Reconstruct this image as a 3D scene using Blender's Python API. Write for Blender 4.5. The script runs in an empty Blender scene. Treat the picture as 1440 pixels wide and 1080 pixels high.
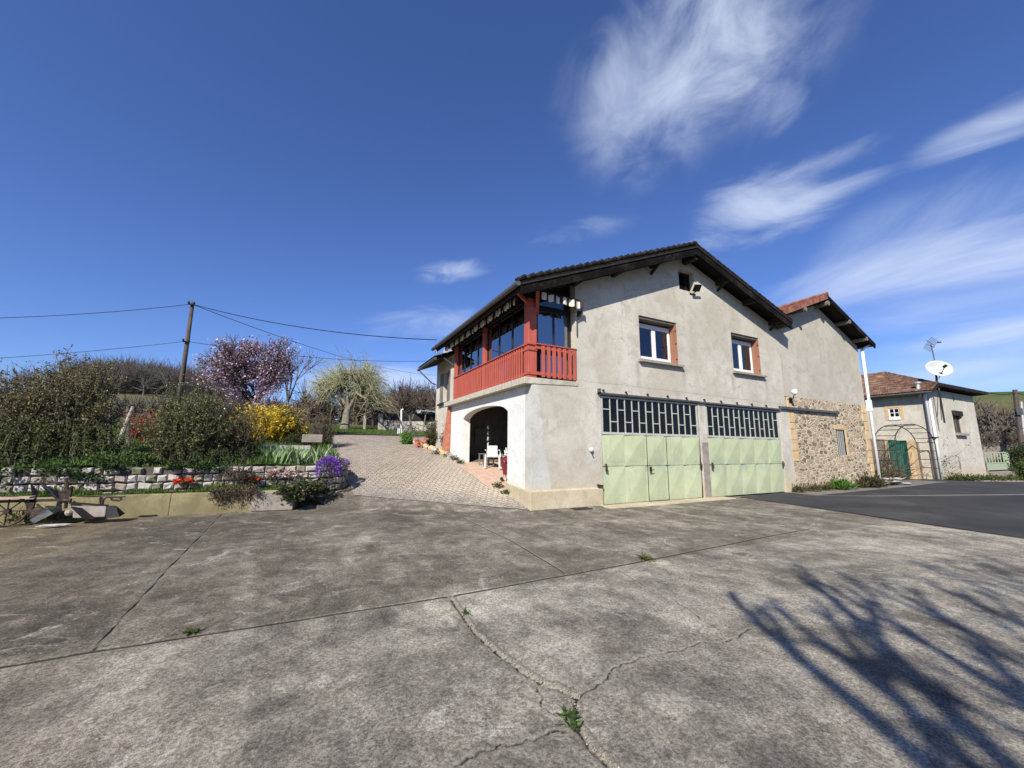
import bpy, math, random
import numpy as np
from mathutils import Vector, Matrix
random.seed(7); rng=np.random.default_rng(11)
C=bpy.context.scene.collection
# ---------------------------------------------------------------- camera model
F=557.0; CX=720.0; CY=540.0; EYE=np.array([0,0,1.62])
def nz(v): v=np.array(v,float); return v/np.linalg.norm(v)
def cray(x,y): return nz([x-CX,-(y-CY),-F])
_ex=cray(1830,640); _ey=cray(430,629); _e=_ex@_ey
_a=nz(_ex-_ey*_e/2); _b=nz(_ey-_ex*_e/2); _z=nz(np.cross(_a,_b)); _b=nz(np.cross(_z,_a))
RM=np.array([_a,_b,_z])
def ray(x,y): return RM@cray(x,y)
def P(x,y,ax,v):
    r=ray(x,y); t=(v-EYE[ax])/r[ax]; return EYE+r*t
def W(px,py,D):
    r=ray(px,py); return EYE+r*(D/math.hypot(r[0],r[1]))
# ---------------------------------------------------------------- ground heights
def sst(a,b,x): t=np.clip((x-a)/(b-a),0,1); return t*t*(3-2*t)
def H(x,y):
    x=np.asarray(x,float); y=np.asarray(y,float)
    y0=9.2+np.clip(5.4-x,0,7)*.62
    L=24-y0; t=np.clip((y-y0)/L,0,1)
    z=2.32*(1-(1-t)**1.3)+.07*np.clip(y-24,0,60)
    z=z*(1-sst(8.6,11,x)*1.0*(1-sst(22,40,y)))
    z=z-.022*np.clip(x-30,0,40)
    r=np.hypot(x,y)
    hill=sst(70,240,r)*(23+3*np.sin(x*.02+1)+2.5*np.sin(y*.031))
    be=x/np.maximum(y,1.); hill=hill*sst(-60,40,y+x*.3)*(.34+.66*np.maximum(sst(.08,.26,-be)*(1-.7*sst(.33,.5,-be)),.84*sst(1.2,2.2,be)))
    return z+hill
def h1(x,y): return float(H(x,y))
def Hg(x,y):   # terrace garden, left of the driveway
    x=np.asarray(x,float); y=np.asarray(y,float)
    t=np.clip((y-13.3)/9,0,1)
    return (1.10+1.05*t)*(1-t**3)+t**3*(H(x,y)+.22)+.05*np.sin(x*1.7)*np.sin(y*1.3)
# ---------------------------------------------------------------- materials
def srgb(c): return tuple(((v/255)/12.92 if v/255<=.04045 else ((v/255+.055)/1.055)**2.4) for v in c)
KA=.84   # overall albedo level of painted and mineral surfaces
class NT:
    def __init__(s,name):
        m=bpy.data.materials.new(name); m.use_nodes=True; s.m=m; s.t=m.node_tree; s.b=s.t.nodes['Principled BSDF']
    def n(s,t,**k):
        o=s.t.nodes.new(t)
        for a,b in k.items():
            if a in o.inputs.keys() if isinstance(a,str) else False: pass
            setattr(o,a,b)
        return o
    def l(s,a,b): s.t.links.new(a,b)
    def coord(s,scale=(1,1,1),rot=(0,0,0),kind='Object'):
        c=s.n('ShaderNodeTexCoord'); m=s.n('ShaderNodeMapping'); m.inputs['Scale'].default_value=scale; m.inputs['Rotation'].default_value=rot
        s.l(c.outputs[kind],m.inputs['Vector']); return m.outputs[0]
    def noise(s,sc,det=6,ro=.6,vec=None,dist=0):
        o=s.n('ShaderNodeTexNoise'); o.inputs['Scale'].default_value=sc; o.inputs['Detail'].default_value=det; o.inputs['Roughness'].default_value=ro; o.inputs['Distortion'].default_value=dist
        if vec is not None: s.l(vec,o.inputs['Vector'])
        return o.outputs['Fac']
    def ramp(s,fac,stops,interp='LINEAR'):
        o=s.n('ShaderNodeValToRGB'); e=o.color_ramp; e.interpolation=interp
        while len(e.elements)<len(stops): e.elements.new(.5)
        for q,(p,c) in zip(e.elements,stops):
            q.position=p; q.color=(c,c,c,1) if isinstance(c,(int,float)) else (*[k*KA for k in c],1)
        s.l(fac,o.inputs[0]); return o.outputs[0]
    def mix(s,f,a,b,mode='MIX'):
        o=s.n('ShaderNodeMix'); o.data_type='RGBA'; o.blend_type=mode
        for v,i in ((f,0),(a,6),(b,7)):
            if hasattr(v,'is_linked') or hasattr(v,'links'): s.l(v,o.inputs[i])
            elif i==0: o.inputs[0].default_value=v
            else: o.inputs[i].default_value=(v,v,v,1) if isinstance(v,(int,float)) else (*[k*KA for k in v],1)
        return o.outputs[2]
    def math(s,op,a,b=0.,c=0.):
        o=s.n('ShaderNodeMath',operation=op)
        for i,v in enumerate((a,b,c)):
            if hasattr(v,'links'): s.l(v,o.inputs[i])
            else: o.inputs[i].default_value=v
        return o.outputs[0]
    def attr(s,name,out='Fac'):
        o=s.n('ShaderNodeAttribute'); o.attribute_name=name; return o.outputs[out]
    def bump(s,h,dist=.01,st=1.):
        o=s.n('ShaderNodeBump'); o.inputs['Distance'].default_value=dist; o.inputs['Strength'].default_value=st
        s.l(h,o.inputs['Height']); s.l(o.outputs[0],s.b.inputs['Normal'])
    def out(s,col,rough=.8,spec=.3,metal=0):
        if hasattr(col,'links'): s.l(col,s.b.inputs['Base Color'])
        else: s.b.inputs['Base Color'].default_value=(*col,1)
        if hasattr(rough,'links'): s.l(rough,s.b.inputs['Roughness'])
        else: s.b.inputs['Roughness'].default_value=rough
        s.b.inputs['Specular IOR Level'].default_value=spec; s.b.inputs['Metallic'].default_value=metal
        return s.m
def rough_mat(name,c1,c2,scale=6,rough=.8,bump=.004,metal=0,spec=.3,stretch=(1,1,1),c3=None):
    s=NT(name); v=s.coord(stretch)
    a=s.noise(scale,8,.65,v); b=s.noise(scale*9,4,.6,v)
    f=s.math('ADD',s.math('MULTIPLY',a,.7),s.math('MULTIPLY',b,.3))
    st=[(.36,c1),(.62,c2)]
    if c3: st=[(.34,c1),(.5,c2),(.66,c3)]
    s.bump(f,bump); return s.out(s.ramp(f,st),rough,spec,metal)
def render_mat(name,base,stain,pale,tan=None,facade=False):
    """cement render: blotches, runs under edges, fine grain, a few hairline cracks"""
    s=NT(name); v=s.coord(); vs=s.coord((1,1,.22))
    big=s.noise(.55,7,.62,v,.4); med=s.noise(2.6,8,.7,v,.6); run=s.noise(2.2,6,.6,vs); fine=s.noise(60,4,.7,v); spk=s.noise(17,5,.7,v)
    col=s.mix(s.ramp(big,[(.38,0.),(.62,1.)]),base,pale)
    col=s.mix(s.ramp(med,[(.48,0.),(.66,.7)]),col,stain)
    col=s.mix(s.ramp(run,[(.56,0.),(.75,.5)]),col,stain)
    col=s.mix(s.ramp(spk,[(.45,0.),(.7,.35)]),col,tuple(x*.72 for x in base))
    if tan:
        g=s.n('ShaderNodeNewGeometry'); sx=s.n('ShaderNodeSeparateXYZ'); s.l(g.outputs['Position'],sx.inputs[0])
        zz=s.math('ADD',sx.outputs[2],s.math('MULTIPLY',med,-1.6))
        col=s.mix(s.ramp(s.math('ADD',zz,.9),[(.0,.85),(1.,0.)]),col,tan)
    if facade:   # settlement crack along the floor line, runs below the sill ends, patched areas
        g=s.n('ShaderNodeNewGeometry'); sx=s.n('ShaderNodeSeparateXYZ'); s.l(g.outputs['Position'],sx.inputs[0]); X_,Z_=sx.outputs[0],sx.outputs[2]
        wv=s.math('MULTIPLY',s.math('SUBTRACT',s.noise(1.6,6,.7,v),.5),.16)
        ln=s.math('ABSOLUTE',s.math('ADD',s.math('SUBTRACT',Z_,3.66),s.math('ADD',wv,s.math('MULTIPLY',s.math('SUBTRACT',X_,7.),.012))))
        col=s.mix(s.ramp(ln,[(.004,.55),(.016,0.)]),col,tuple(k*.45 for k in base)); col=s.mix(s.ramp(ln,[(.0,.25),(.22,0.)]),col,stain)
        for xs_ in (9.46,11.62,14.30,16.44,7.75,12.35):
            top=4.5 if 9<xs_<17 and abs(xs_-12.35)>.1 else 3.3
            a_=s.math('ABSOLUTE',s.math('ADD',s.math('SUBTRACT',X_,xs_),s.math('MULTIPLY',wv,.35)))
            zf=s.ramp(s.math('MULTIPLY',s.math('SUBTRACT',top,Z_),.5),[(.0,0.),(.01,.8),(.55,0.)])
            col=s.mix(s.math('MULTIPLY',s.ramp(a_,[(.02,.75),(.12,0.)]),zf),col,tuple(k*.6 for k in base))
        pt=s.noise(.42,3,.5,s.coord((1,1,1.6),(0,0,.3)),.8); col=s.mix(s.ramp(pt,[(.56,0.),(.60,.3)]),col,pale)
    w=s.n('ShaderNodeTexVoronoi'); w.feature='DISTANCE_TO_EDGE'; w.inputs['Scale'].default_value=.42
    dv=s.n('ShaderNodeVectorMath',operation='ADD'); nn=s.n('ShaderNodeTexNoise'); nn.inputs['Scale'].default_value=1.3; nn.inputs['Detail'].default_value=8
    s.l(v,nn.inputs['Vector']); s.l(v,dv.inputs[0]); s.l(nn.outputs['Color'],dv.inputs[1]); s.l(dv.outputs[0],w.inputs['Vector'])
    crack=s.math('MULTIPLY',s.ramp(w.outputs[0],[(.0,1.),(.006,0.)]),s.ramp(big,[(.5,0.),(.56,.5)]))
    col=s.mix(crack,col,tuple(x*.45 for x in base))
    s.bump(s.math('ADD',s.math('MULTIPLY',fine,.4),s.math('ADD',spk,s.math('MULTIPLY',crack,-1.))),.012,.8)
    return s.out(col,.92,.15)
def wood_mat(name,c1,c2,axis='z',rough=.6):
    st={'z':(18,18,1.2),'x':(1.2,18,18),'y':(18,1.2,18)}[axis]
    return rough_mat(name,c1,c2,1.5,rough,.003,0,.3,st)
def leaf_mat(name,rough=.7,trans=.2):
    s=NT(name); a=s.attr('col','Color'); s.out(a,rough,.18)
    if trans:
        tr=s.n('ShaderNodeBsdfTranslucent'); s.l(a,tr.inputs[0]); mx=s.n('ShaderNodeMixShader'); mx.inputs[0].default_value=trans
        o=s.t.nodes['Material Output']; s.l(s.b.outputs[0],mx.inputs[1]); s.l(tr.outputs[0],mx.inputs[2]); s.l(mx.outputs[0],o.inputs[0])
    return s.m
def glass_mat(name,tint,refl=.12,grime=0.,fm=1.3,bmp=.5):
    s=NT(name); t=s.t; gl=s.n('ShaderNodeBsdfGlossy'); gl.inputs['Roughness'].default_value=.02; gl.inputs['Color'].default_value=(.95,.97,1,1)
    tr=s.n('ShaderNodeBsdfTransparent'); tr.inputs[0].default_value=(*tint,1)
    lw=s.n('ShaderNodeFresnel'); lw.inputs[0].default_value=1.6
    f=s.math('MINIMUM',s.math('ADD',s.math('MULTIPLY',lw.outputs[0],fm),refl),1.)
    v=s.coord(); nb=s.noise(1.1,2,.5,v); bm=s.n('ShaderNodeBump'); bm.inputs['Distance'].default_value=.012; bm.inputs['Strength'].default_value=bmp; s.l(nb,bm.inputs['Height']); s.l(bm.outputs[0],gl.inputs['Normal'])
    mx=s.n('ShaderNodeMixShader'); s.l(f,mx.inputs[0]); s.l(tr.outputs[0],mx.inputs[1]); s.l(gl.outputs[0],mx.inputs[2])
    last=mx.outputs[0]
    if grime:
        df=s.n('ShaderNodeBsdfDiffuse'); df.inputs[0].default_value=(.3,.29,.26,1); m2=s.n('ShaderNodeMixShader')
        s.l(s.math('MULTIPLY',s.ramp(s.noise(7,6,.7,v),[(.4,.2),(.7,1.)]),grime),m2.inputs[0]); s.l(last,m2.inputs[1]); s.l(df.outputs[0],m2.inputs[2]); last=m2.outputs[0]
    s.l(last,t.nodes['Material Output'].inputs[0]); return s.m

M={}
M['render']=render_mat('cement_render',(.475,.435,.35),(.38,.35,.285),(.60,.565,.485),(.54,.43,.26),True)
M['render_strip']=render_mat('greyed_whitewash',(.52,.505,.455),(.40,.38,.33),(.64,.625,.575),(.58,.49,.33))
M['render_white']=render_mat('whitened_render',(.74,.72,.67),(.60,.58,.53),(.80,.785,.74),(.62,.53,.37))
M['render_barn']=render_mat('barn_render',(.45,.41,.335),(.36,.33,.27),(.53,.49,.41))
M['render_pale']=render_mat('pale_house_render',(.52,.48,.39),(.38,.35,.29),(.64,.60,.50),(.52,.42,.28))
M['plinth']=render_mat('plinth_render',(.50,.42,.27),(.36,.32,.24),(.60,.52,.37))
M['slab']=rough_mat('slab_concrete',(.33,.30,.24),(.58,.54,.43),5,.9,.006,stretch=(1,4,1))
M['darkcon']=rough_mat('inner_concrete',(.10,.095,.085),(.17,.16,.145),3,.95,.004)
M['red']=wood_mat('red_painted_timber',(.36,.072,.047),(.52,.125,.085),'z',.55)
M['redx']=wood_mat('red_painted_rail',(.33,.066,.043),(.48,.115,.078),'y',.55)
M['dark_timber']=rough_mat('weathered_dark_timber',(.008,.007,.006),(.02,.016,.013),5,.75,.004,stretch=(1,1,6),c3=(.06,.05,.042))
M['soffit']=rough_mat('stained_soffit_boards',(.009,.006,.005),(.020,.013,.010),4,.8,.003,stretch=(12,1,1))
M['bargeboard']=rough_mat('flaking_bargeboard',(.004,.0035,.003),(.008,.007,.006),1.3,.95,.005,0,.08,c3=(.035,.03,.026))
M['tile_dark']=rough_mat('old_dark_tiles',(.009,.008,.007),(.02,.017,.015),7,.95,.01,0,.1,c3=(.085,.075,.065))
M['tile_red']=rough_mat('red_clay_tiles',(.10,.04,.028),(.24,.09,.055),4,.85,.02,c3=(.40,.21,.14))
M['tile_brown']=rough_mat('mossy_brown_tiles',(.045,.032,.022),(.17,.085,.052),2.6,.9,.03,c3=(.34,.25,.17))
M['verge_red']=rough_mat('red_verge_board',(.24,.055,.035),(.36,.10,.065),5,.7,.004)
M['green_door']=None
M['zinc']=rough_mat('dull_zinc',(.10,.10,.10),(.20,.20,.19),8,.5,.001,.6)
M['white_paint']=rough_mat('white_gloss_paint',(.70,.70,.68),(.82,.82,.80),6,.4,.001)
M['white_plastic']=rough_mat('white_plastic',(.66,.66,.64),(.80,.80,.78),5,.45,.0005)
M['shutter']=wood_mat('brown_shutter_paint',(.26,.115,.07),(.36,.17,.105),'z',.6)
M['sill']=rough_mat('sill_cement',(.22,.20,.17),(.36,.33,.28),8,.9,.003)
M['curtain']=rough_mat('beige_curtain',(.40,.34,.27),(.58,.52,.43),5,.9,.02,stretch=(6,6,.3))
M['glass']=glass_mat('window_glass',(.55,.60,.62),.04)
M['glass_ver']=glass_mat('veranda_glass',(.40,.45,.48),.22,0.,1.3,.15)
M['glass_dark']=glass_mat('garage_glass',(.05,.055,.06),.0,.03,.45)
M['frame_dark']=rough_mat('dark_aluminium',(.02,.02,.022),(.04,.04,.042),8,.4,.0005,.3)
M['inner_wall']=rough_mat('pale_green_room_wall',(.42,.50,.42),(.50,.58,.50),2,.9,.001)
M['black']=rough_mat('black_metal',(.010,.010,.011),(.03,.028,.026),9,.5,.002,.3)
M['rust']=rough_mat('rusty_iron',(.02,.016,.014),(.06,.042,.034),12,.7,.004,.4,c3=(.13,.07,.045))
M['steel_dull']=rough_mat('worn_plough_steel',(.05,.05,.052),(.13,.13,.135),7,.45,.002,.7)
M['wood_grey']=rough_mat('grey_weathered_wood',(.10,.085,.07),(.24,.21,.18),4,.85,.006,stretch=(1,1,.2))
M['board']=rough_mat('sun_bleached_board',(.32,.22,.16),(.52,.40,.31),6,.8,.002,stretch=(1,8,1))
M['ochre']=rough_mat('ochre_dressed_stone',(.40,.27,.14),(.60,.42,.22),4,.9,.006,c3=(.55,.46,.33))
M['sett']=rough_mat('pale_stone_blocks',(.22,.20,.18),(.42,.385,.345),9,.9,.012,c3=(.62,.58,.53))
M['sett_b']=rough_mat('brownish_stone_blocks',(.16,.13,.10),(.34,.28,.225),6,.9,.02,c3=(.5,.44,.37))
M['sett_c']=rough_mat('mossy_stone_blocks',(.07,.075,.04),(.20,.19,.13),7,.9,.02,c3=(.42,.39,.32))
M['sett_dark']=rough_mat('wall_bedding_mortar',(.06,.05,.04),(.11,.095,.075),8,.95,.01)
M['earth']=rough_mat('garden_earth',(.035,.027,.018),(.085,.065,.042),5,.95,.03)
M['brick']=rough_mat('orange_bricks',(.34,.10,.055),(.50,.20,.12),7,.9,.006)
M['bark']=rough_mat('grey_bark',(.05,.040,.032),(.13,.105,.085),9,.9,.02,stretch=(1,1,.25))
M['bark_pale']=rough_mat('pale_willow_bark',(.11,.095,.065),(.30,.27,.20),6,.9,.02,stretch=(1,1,.3))
M['twig']=rough_mat('brown_twigs',(.075,.055,.040),(.16,.125,.09),9,.85,.001)
M['twig_grey']=rough_mat('grey_bare_twigs',(.085,.068,.055),(.17,.145,.12),9,.85,.001)
M['withy']=rough_mat('yellow_willow_twigs',(.27,.26,.13),(.42,.41,.23),9,.8,.001)
M['leaf']=leaf_mat('foliage_leaves'); M['petal']=leaf_mat('flower_petals',.6,.35)
M['green_gate']=rough_mat('dark_green_sheet',(.004,.10,.065),(.01,.17,.11),5,.45,.001)
M['green_dark']=rough_mat('dark_green_mesh_panel',(.004,.045,.03),(.008,.07,.045),5,.5,.001)  # darker green tone of the open lattice leaf of the gate
M['pale_green']=rough_mat('pale_green_paint',(.32,.40,.26),(.42,.50,.35),6,.55,.001)
M['steel_pale']=rough_mat('pale_grey_green_steel',(.36,.38,.33),(.52,.53,.47),6,.55,.001)
M['galv']=rough_mat('galvanised_pole',(.42,.42,.41),(.60,.60,.58),9,.45,.001,.4)
M['tarp']=rough_mat('crumpled_pale_tarp',(.16,.18,.21),(.40,.43,.46),7,.5,.06)
M['maroon']=rough_mat('maroon_fabric',(.13,.014,.018),(.20,.025,.03),9,.85,.002)
M['cream_cloth']=rough_mat('cream_cloth',(.60,.55,.43),(.74,.69,.57),9,.9,.001)
M['brown_cloth']=rough_mat('brown_cloth',(.035,.022,.016),(.06,.04,.03),9,.9,.001)
M['concrete_post']=rough_mat('concrete_posts',(.30,.26,.20),(.48,.43,.35),9,.9,.006)
M['wire']=rough_mat('black_cable',(.008,.008,.008),(.016,.016,.016),9,.6,.0)
M['yellow_con']=render_mat('lichened_concrete',(.24,.21,.115),(.08,.07,.045),(.46,.41,.22),(.20,.165,.085))
M['dish']=rough_mat('dish_white',(.40,.41,.41),(.58,.59,.58),4,.5,.001)
M['stepcon']=rough_mat('step_concrete',(.20,.17,.145),(.36,.31,.26),5,.9,.01)
def door_mat():
    s=NT('pale_green_garage_paint'); v=s.coord(); vs=s.coord((1,1,.3)); a=s.noise(.9,7,.65,v,.5); r=s.noise(3.5,7,.7,vs); g=s.noise(22,5,.7,v)
    col=s.mix(s.ramp(a,[(.40,0.),(.62,1.)]),(.43,.47,.285),(.52,.555,.35))
    col=s.mix(s.ramp(r,[(.52,0.),(.72,.7)]),col,(.33,.39,.27))
    geo=s.n('ShaderNodeNewGeometry'); sx=s.n('ShaderNodeSeparateXYZ'); s.l(geo.outputs['Position'],sx.inputs[0])
    band=s.math('ABSOLUTE',s.math('SUBTRACT',sx.outputs[2],1.12))
    band=s.math('MULTIPLY',s.ramp(band,[(.0,1.),(.34,0.)]),s.ramp(s.noise(2.2,7,.75,v,.4),[(.45,0.),(.62,.75)]))
    col=s.mix(band,col,(.26,.33,.28))
    low=s.math('MULTIPLY',s.ramp(sx.outputs[2],[(.0,1.),(.35,0.)]),s.ramp(g,[(.4,0.),(.7,.6)])); col=s.mix(low,col,(.28,.27,.19))
    col=s.mix(s.ramp(g,[(.58,0.),(.70,.6)]),col,(.25,.29,.22))
    s.bump(s.math('ADD',g,a),.004); return s.out(col,.5,.35)
M['green_door']=door_mat()
def rubble_mat(name,zs=2.0,sc=3.5,dk=1.):
    s=NT(name); c=s.coord((1,1,zs)); nn=s.n('ShaderNodeTexNoise'); nn.inputs['Scale'].default_value=2.5; s.l(c,nn.inputs['Vector'])
    mv=s.n('ShaderNodeVectorMath',operation='MULTIPLY_ADD'); s.l(nn.outputs['Color'],mv.inputs[0]); mv.inputs[1].default_value=(.22,.22,.22); s.l(c,mv.inputs[2])
    e=s.n('ShaderNodeTexVoronoi'); e.feature='DISTANCE_TO_EDGE'; e.inputs['Scale'].default_value=sc; s.l(mv.outputs[0],e.inputs['Vector'])
    w=s.n('ShaderNodeTexVoronoi'); w.inputs['Scale'].default_value=sc; s.l(mv.outputs[0],w.inputs['Vector'])
    sep=s.n('ShaderNodeSeparateColor'); s.l(w.outputs['Color'],sep.inputs[0])
    stone=s.ramp(sep.outputs[0],[(.0,(.07,.05,.04)),(.25,(.15,.11,.08)),(.4,(.30,.23,.155)),(.6,(.42,.33,.22)),(.8,(.36,.22,.14)),(1.,(.54,.45,.33))])
    stone=s.mix(s.ramp(s.noise(14,6,.7,c),[(.35,.0),(.7,.55)]),stone,(.42,.36,.28))
    grime=s.noise(30,5,.7,c); mort=s.ramp(grime,[(.3,(.50,.40,.27)),(.7,(.70,.60,.44))])
    m=s.ramp(s.math('ADD',e.outputs[0],s.math('MULTIPLY',s.math('SUBTRACT',s.noise(9,5,.7,c),.5),.14)),[(.075,0.),(.115,1.)])
    s.bump(s.math('ADD',s.math('MULTIPLY',m,1.),s.math('MULTIPLY',grime,.25)),.05); fin=s.mix(m,mort,stone)
    if dk<1: fin=s.mix(.55,fin,(.13,.095,.07))
    return s.out(fin,.95,.15)
M['rubble']=rubble_mat('rubble_masonry'); M['rubble2']=rubble_mat('rubble_masonry_dark',1.2,3.4,.5)

# ground: concrete yard
def yard_mat():
    s=NT('weathered_yard_concrete'); v=s.coord(); w1=s.coord((1,.28,1),(0,0,math.radians(38)))
    huge=s.noise(.16,5,.6,v,.5); big=s.noise(.75,8,.68,v,.8); med=s.noise(3.1,9,.72,v,.5); str_=s.noise(1.6,8,.7,w1,.6)
    fine=s.noise(48,5,.75,v); grit=s.noise(170,3,.7,v); agg=s.n('ShaderNodeTexVoronoi'); agg.inputs['Scale'].default_value=62; s.l(v,agg.inputs['Vector'])
    geo=s.n('ShaderNodeNewGeometry'); sx=s.n('ShaderNodeSeparateXYZ'); s.l(geo.outputs['Position'],sx.inputs[0])
    f=s.math('ADD',s.math('MULTIPLY',big,.34),s.math('ADD',s.math('MULTIPLY',med,.26),s.math('ADD',s.math('MULTIPLY',str_,.24),s.math('MULTIPLY',s.noise(11,7,.75,v,.3),.16))))
    c1=s.ramp(f,[(.40,(.115,.105,.089)),(.46,(.195,.178,.150)),(.52,(.31,.285,.24)),(.58,(.44,.41,.35))])
    far=s.math('ADD',sx.outputs[1],s.math('MULTIPLY',s.math('SUBTRACT',big,.5),.35))
    # beyond the cross joint the older pour is darker with exposed aggregate
    c2=s.ramp(f,[(.40,(.095,.086,.071)),(.48,(.165,.15,.124)),(.54,(.27,.25,.215)),(.61,(.46,.425,.355))])
    col=s.mix(s.ramp(far,[(.0,0.),(1.,1.)]),c1,c2); 
    st=s.math('GREATER_THAN',sx.outputs[1],4.62); col=s.mix(st,c1,c2)
    # darker, damp band towards the buildings, soil-brown by the planter
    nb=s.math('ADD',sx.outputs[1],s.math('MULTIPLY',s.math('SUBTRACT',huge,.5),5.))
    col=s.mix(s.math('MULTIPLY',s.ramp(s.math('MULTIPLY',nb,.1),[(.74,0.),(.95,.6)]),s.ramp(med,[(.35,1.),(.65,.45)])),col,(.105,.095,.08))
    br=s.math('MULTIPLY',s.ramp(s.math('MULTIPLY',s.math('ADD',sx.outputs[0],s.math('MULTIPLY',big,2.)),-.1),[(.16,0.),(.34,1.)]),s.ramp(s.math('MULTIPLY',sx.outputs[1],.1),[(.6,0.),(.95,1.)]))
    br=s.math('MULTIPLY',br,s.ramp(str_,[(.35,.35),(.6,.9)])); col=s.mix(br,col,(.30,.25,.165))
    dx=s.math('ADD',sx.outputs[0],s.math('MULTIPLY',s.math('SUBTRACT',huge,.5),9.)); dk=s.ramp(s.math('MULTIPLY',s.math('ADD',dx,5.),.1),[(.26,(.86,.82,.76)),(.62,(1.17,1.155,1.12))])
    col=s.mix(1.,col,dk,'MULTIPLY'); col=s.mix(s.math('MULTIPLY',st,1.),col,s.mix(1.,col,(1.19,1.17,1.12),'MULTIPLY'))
    blot=s.noise(.62,5,.55,s.coord((1,.7,1),(0,0,.6)),.9); col=s.mix(1.,col,s.ramp(blot,[(.36,(.98,.97,.96)),(.5,(1.21,1.20,1.18)),(.62,(1.38,1.365,1.33))]),'MULTIPLY')
    blot2=s.noise(2.3,5,.6,s.coord((1,.8,1)),.7); col=s.mix(1.,col,s.ramp(blot2,[(.38,(.98,.98,.98)),(.5,(1.18,1.18,1.17)),(.62,(1.34,1.33,1.30))]),'MULTIPLY')
    # light scuffed patches
    col=s.mix(s.ramp(s.noise(1.25,9,.78,v,1.2),[(.56,0.),(.64,.6)]),col,(.50,.46,.385))
    lich=s.n('ShaderNodeTexVoronoi'); lich.inputs['Scale'].default_value=2.1; lich.inputs['Randomness'].default_value=1.; s.l(v,lich.inputs['Vector'])
    col=s.mix(s.ramp(s.math('ADD',lich.outputs[0],s.math('MULTIPLY',fine,.05)),[(.10,.28),(.14,0.)]),col,(.36,.33,.27))
    # speckle
    sp=s.ramp(fine,[(.40,.58),(.5,1.02),(.62,1.5)]); sc=s.n('ShaderNodeMix'); sc.data_type='RGBA'; sc.blend_type='MULTIPLY'; sc.inputs[0].default_value=1.; s.l(col,sc.inputs[6]); s.l(sp,sc.inputs[7]); col=sc.outputs[2]
    gp=s.ramp(grit,[(.37,.66),(.5,1.02),(.64,1.42)]); sc=s.n('ShaderNodeMix'); sc.data_type='RGBA'; sc.blend_type='MULTIPLY'; sc.inputs[0].default_value=.9; s.l(col,sc.inputs[6]); s.l(gp,sc.inputs[7]); col=sc.outputs[2]
    sepc=s.n('ShaderNodeSeparateColor'); s.l(agg.outputs['Color'],sepc.inputs[0])
    peb=s.math('MULTIPLY',s.ramp(sepc.outputs[0],[(.86,0.),(.9,1.)]),s.ramp(agg.outputs[0],[(.22,1.),(.34,0.)]))
    col=s.mix(s.math('MULTIPLY',peb,s.math('ADD',s.math('MULTIPLY',st,.45),.25)),col,(.50,.46,.40))
    # joints and cracks
    dj=s.attr('joint'); dc=s.attr('crack'); wob=s.math('MULTIPLY',s.math('SUBTRACT',s.noise(30,4,.7,v),.5),.018)
    jm=s.ramp(s.math('ADD',dj,wob),[(.013,1.),(.024,0.)]); js=s.ramp(s.math('ADD',dj,s.math('MULTIPLY',s.math('SUBTRACT',med,.5),.3)),[(.0,.30),(.06,0.)])
    col=s.mix(js,col,(.30,.275,.225)); col=s.mix(jm,col,(.035,.034,.020))
    wob2=s.math('MULTIPLY',s.math('SUBTRACT',s.noise(16,6,.8,v),.5),.10)
    pale=s.ramp(s.math('ADD',dc,wob2),[(.030,1.),(.055,0.)]); cm=s.ramp(s.math('ADD',dc,s.math('MULTIPLY',wob2,.35)),[(.004,1.),(.010,0.)])
    rub=s.ramp(s.noise(70,4,.7,v),[(.38,(.26,.22,.16)),(.6,(.56,.52,.42))])
    pm=s.math('MULTIPLY',pale,s.attr('wide')); col=s.mix(s.math('MULTIPLY',pm,.9),col,rub); col=s.mix(cm,col,(.045,.038,.026))
    h=s.math('ADD',s.math('MULTIPLY',grit,.35),s.math('ADD',s.math('MULTIPLY',fine,.55),s.math('ADD',s.math('MULTIPLY',med,.9),s.math('MULTIPLY',str_,1.2))))
    h=s.math('ADD',h,s.math('ADD',s.math('MULTIPLY',pm,s.math('MULTIPLY',s.noise(55,4,.8,v),2.2)),s.math('ADD',s.math('MULTIPLY',jm,-1.6),s.math('MULTIPLY',cm,-2.5))))
    s.bump(h,.014,1.); return s.out(col,.88,.2)
M['yard']=yard_mat()
def asphalt_mat():
    s=NT('dark_asphalt'); v=s.coord(); b=s.noise(.5,7,.65,v,.6); f=s.noise(60,5,.8,v); g=s.noise(6,6,.7,v)
    col=s.ramp(b,[(.36,(.030,.030,.032)),(.55,(.048,.047,.048)),(.68,(.080,.076,.070))])
    col=s.mix(s.ramp(f,[(.5,0.),(.72,.55)]),col,(.13,.125,.115)); col=s.mix(s.ramp(g,[(.55,0.),(.75,.4)]),col,(.075,.07,.062))
    s.bump(f,.012); return s.out(col,.9,.25)
M['asphalt']=asphalt_mat()
M['road_band']=rough_mat('worn_grey_road_patch',(.13,.12,.105),(.24,.22,.19),3,.9,.006)
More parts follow.
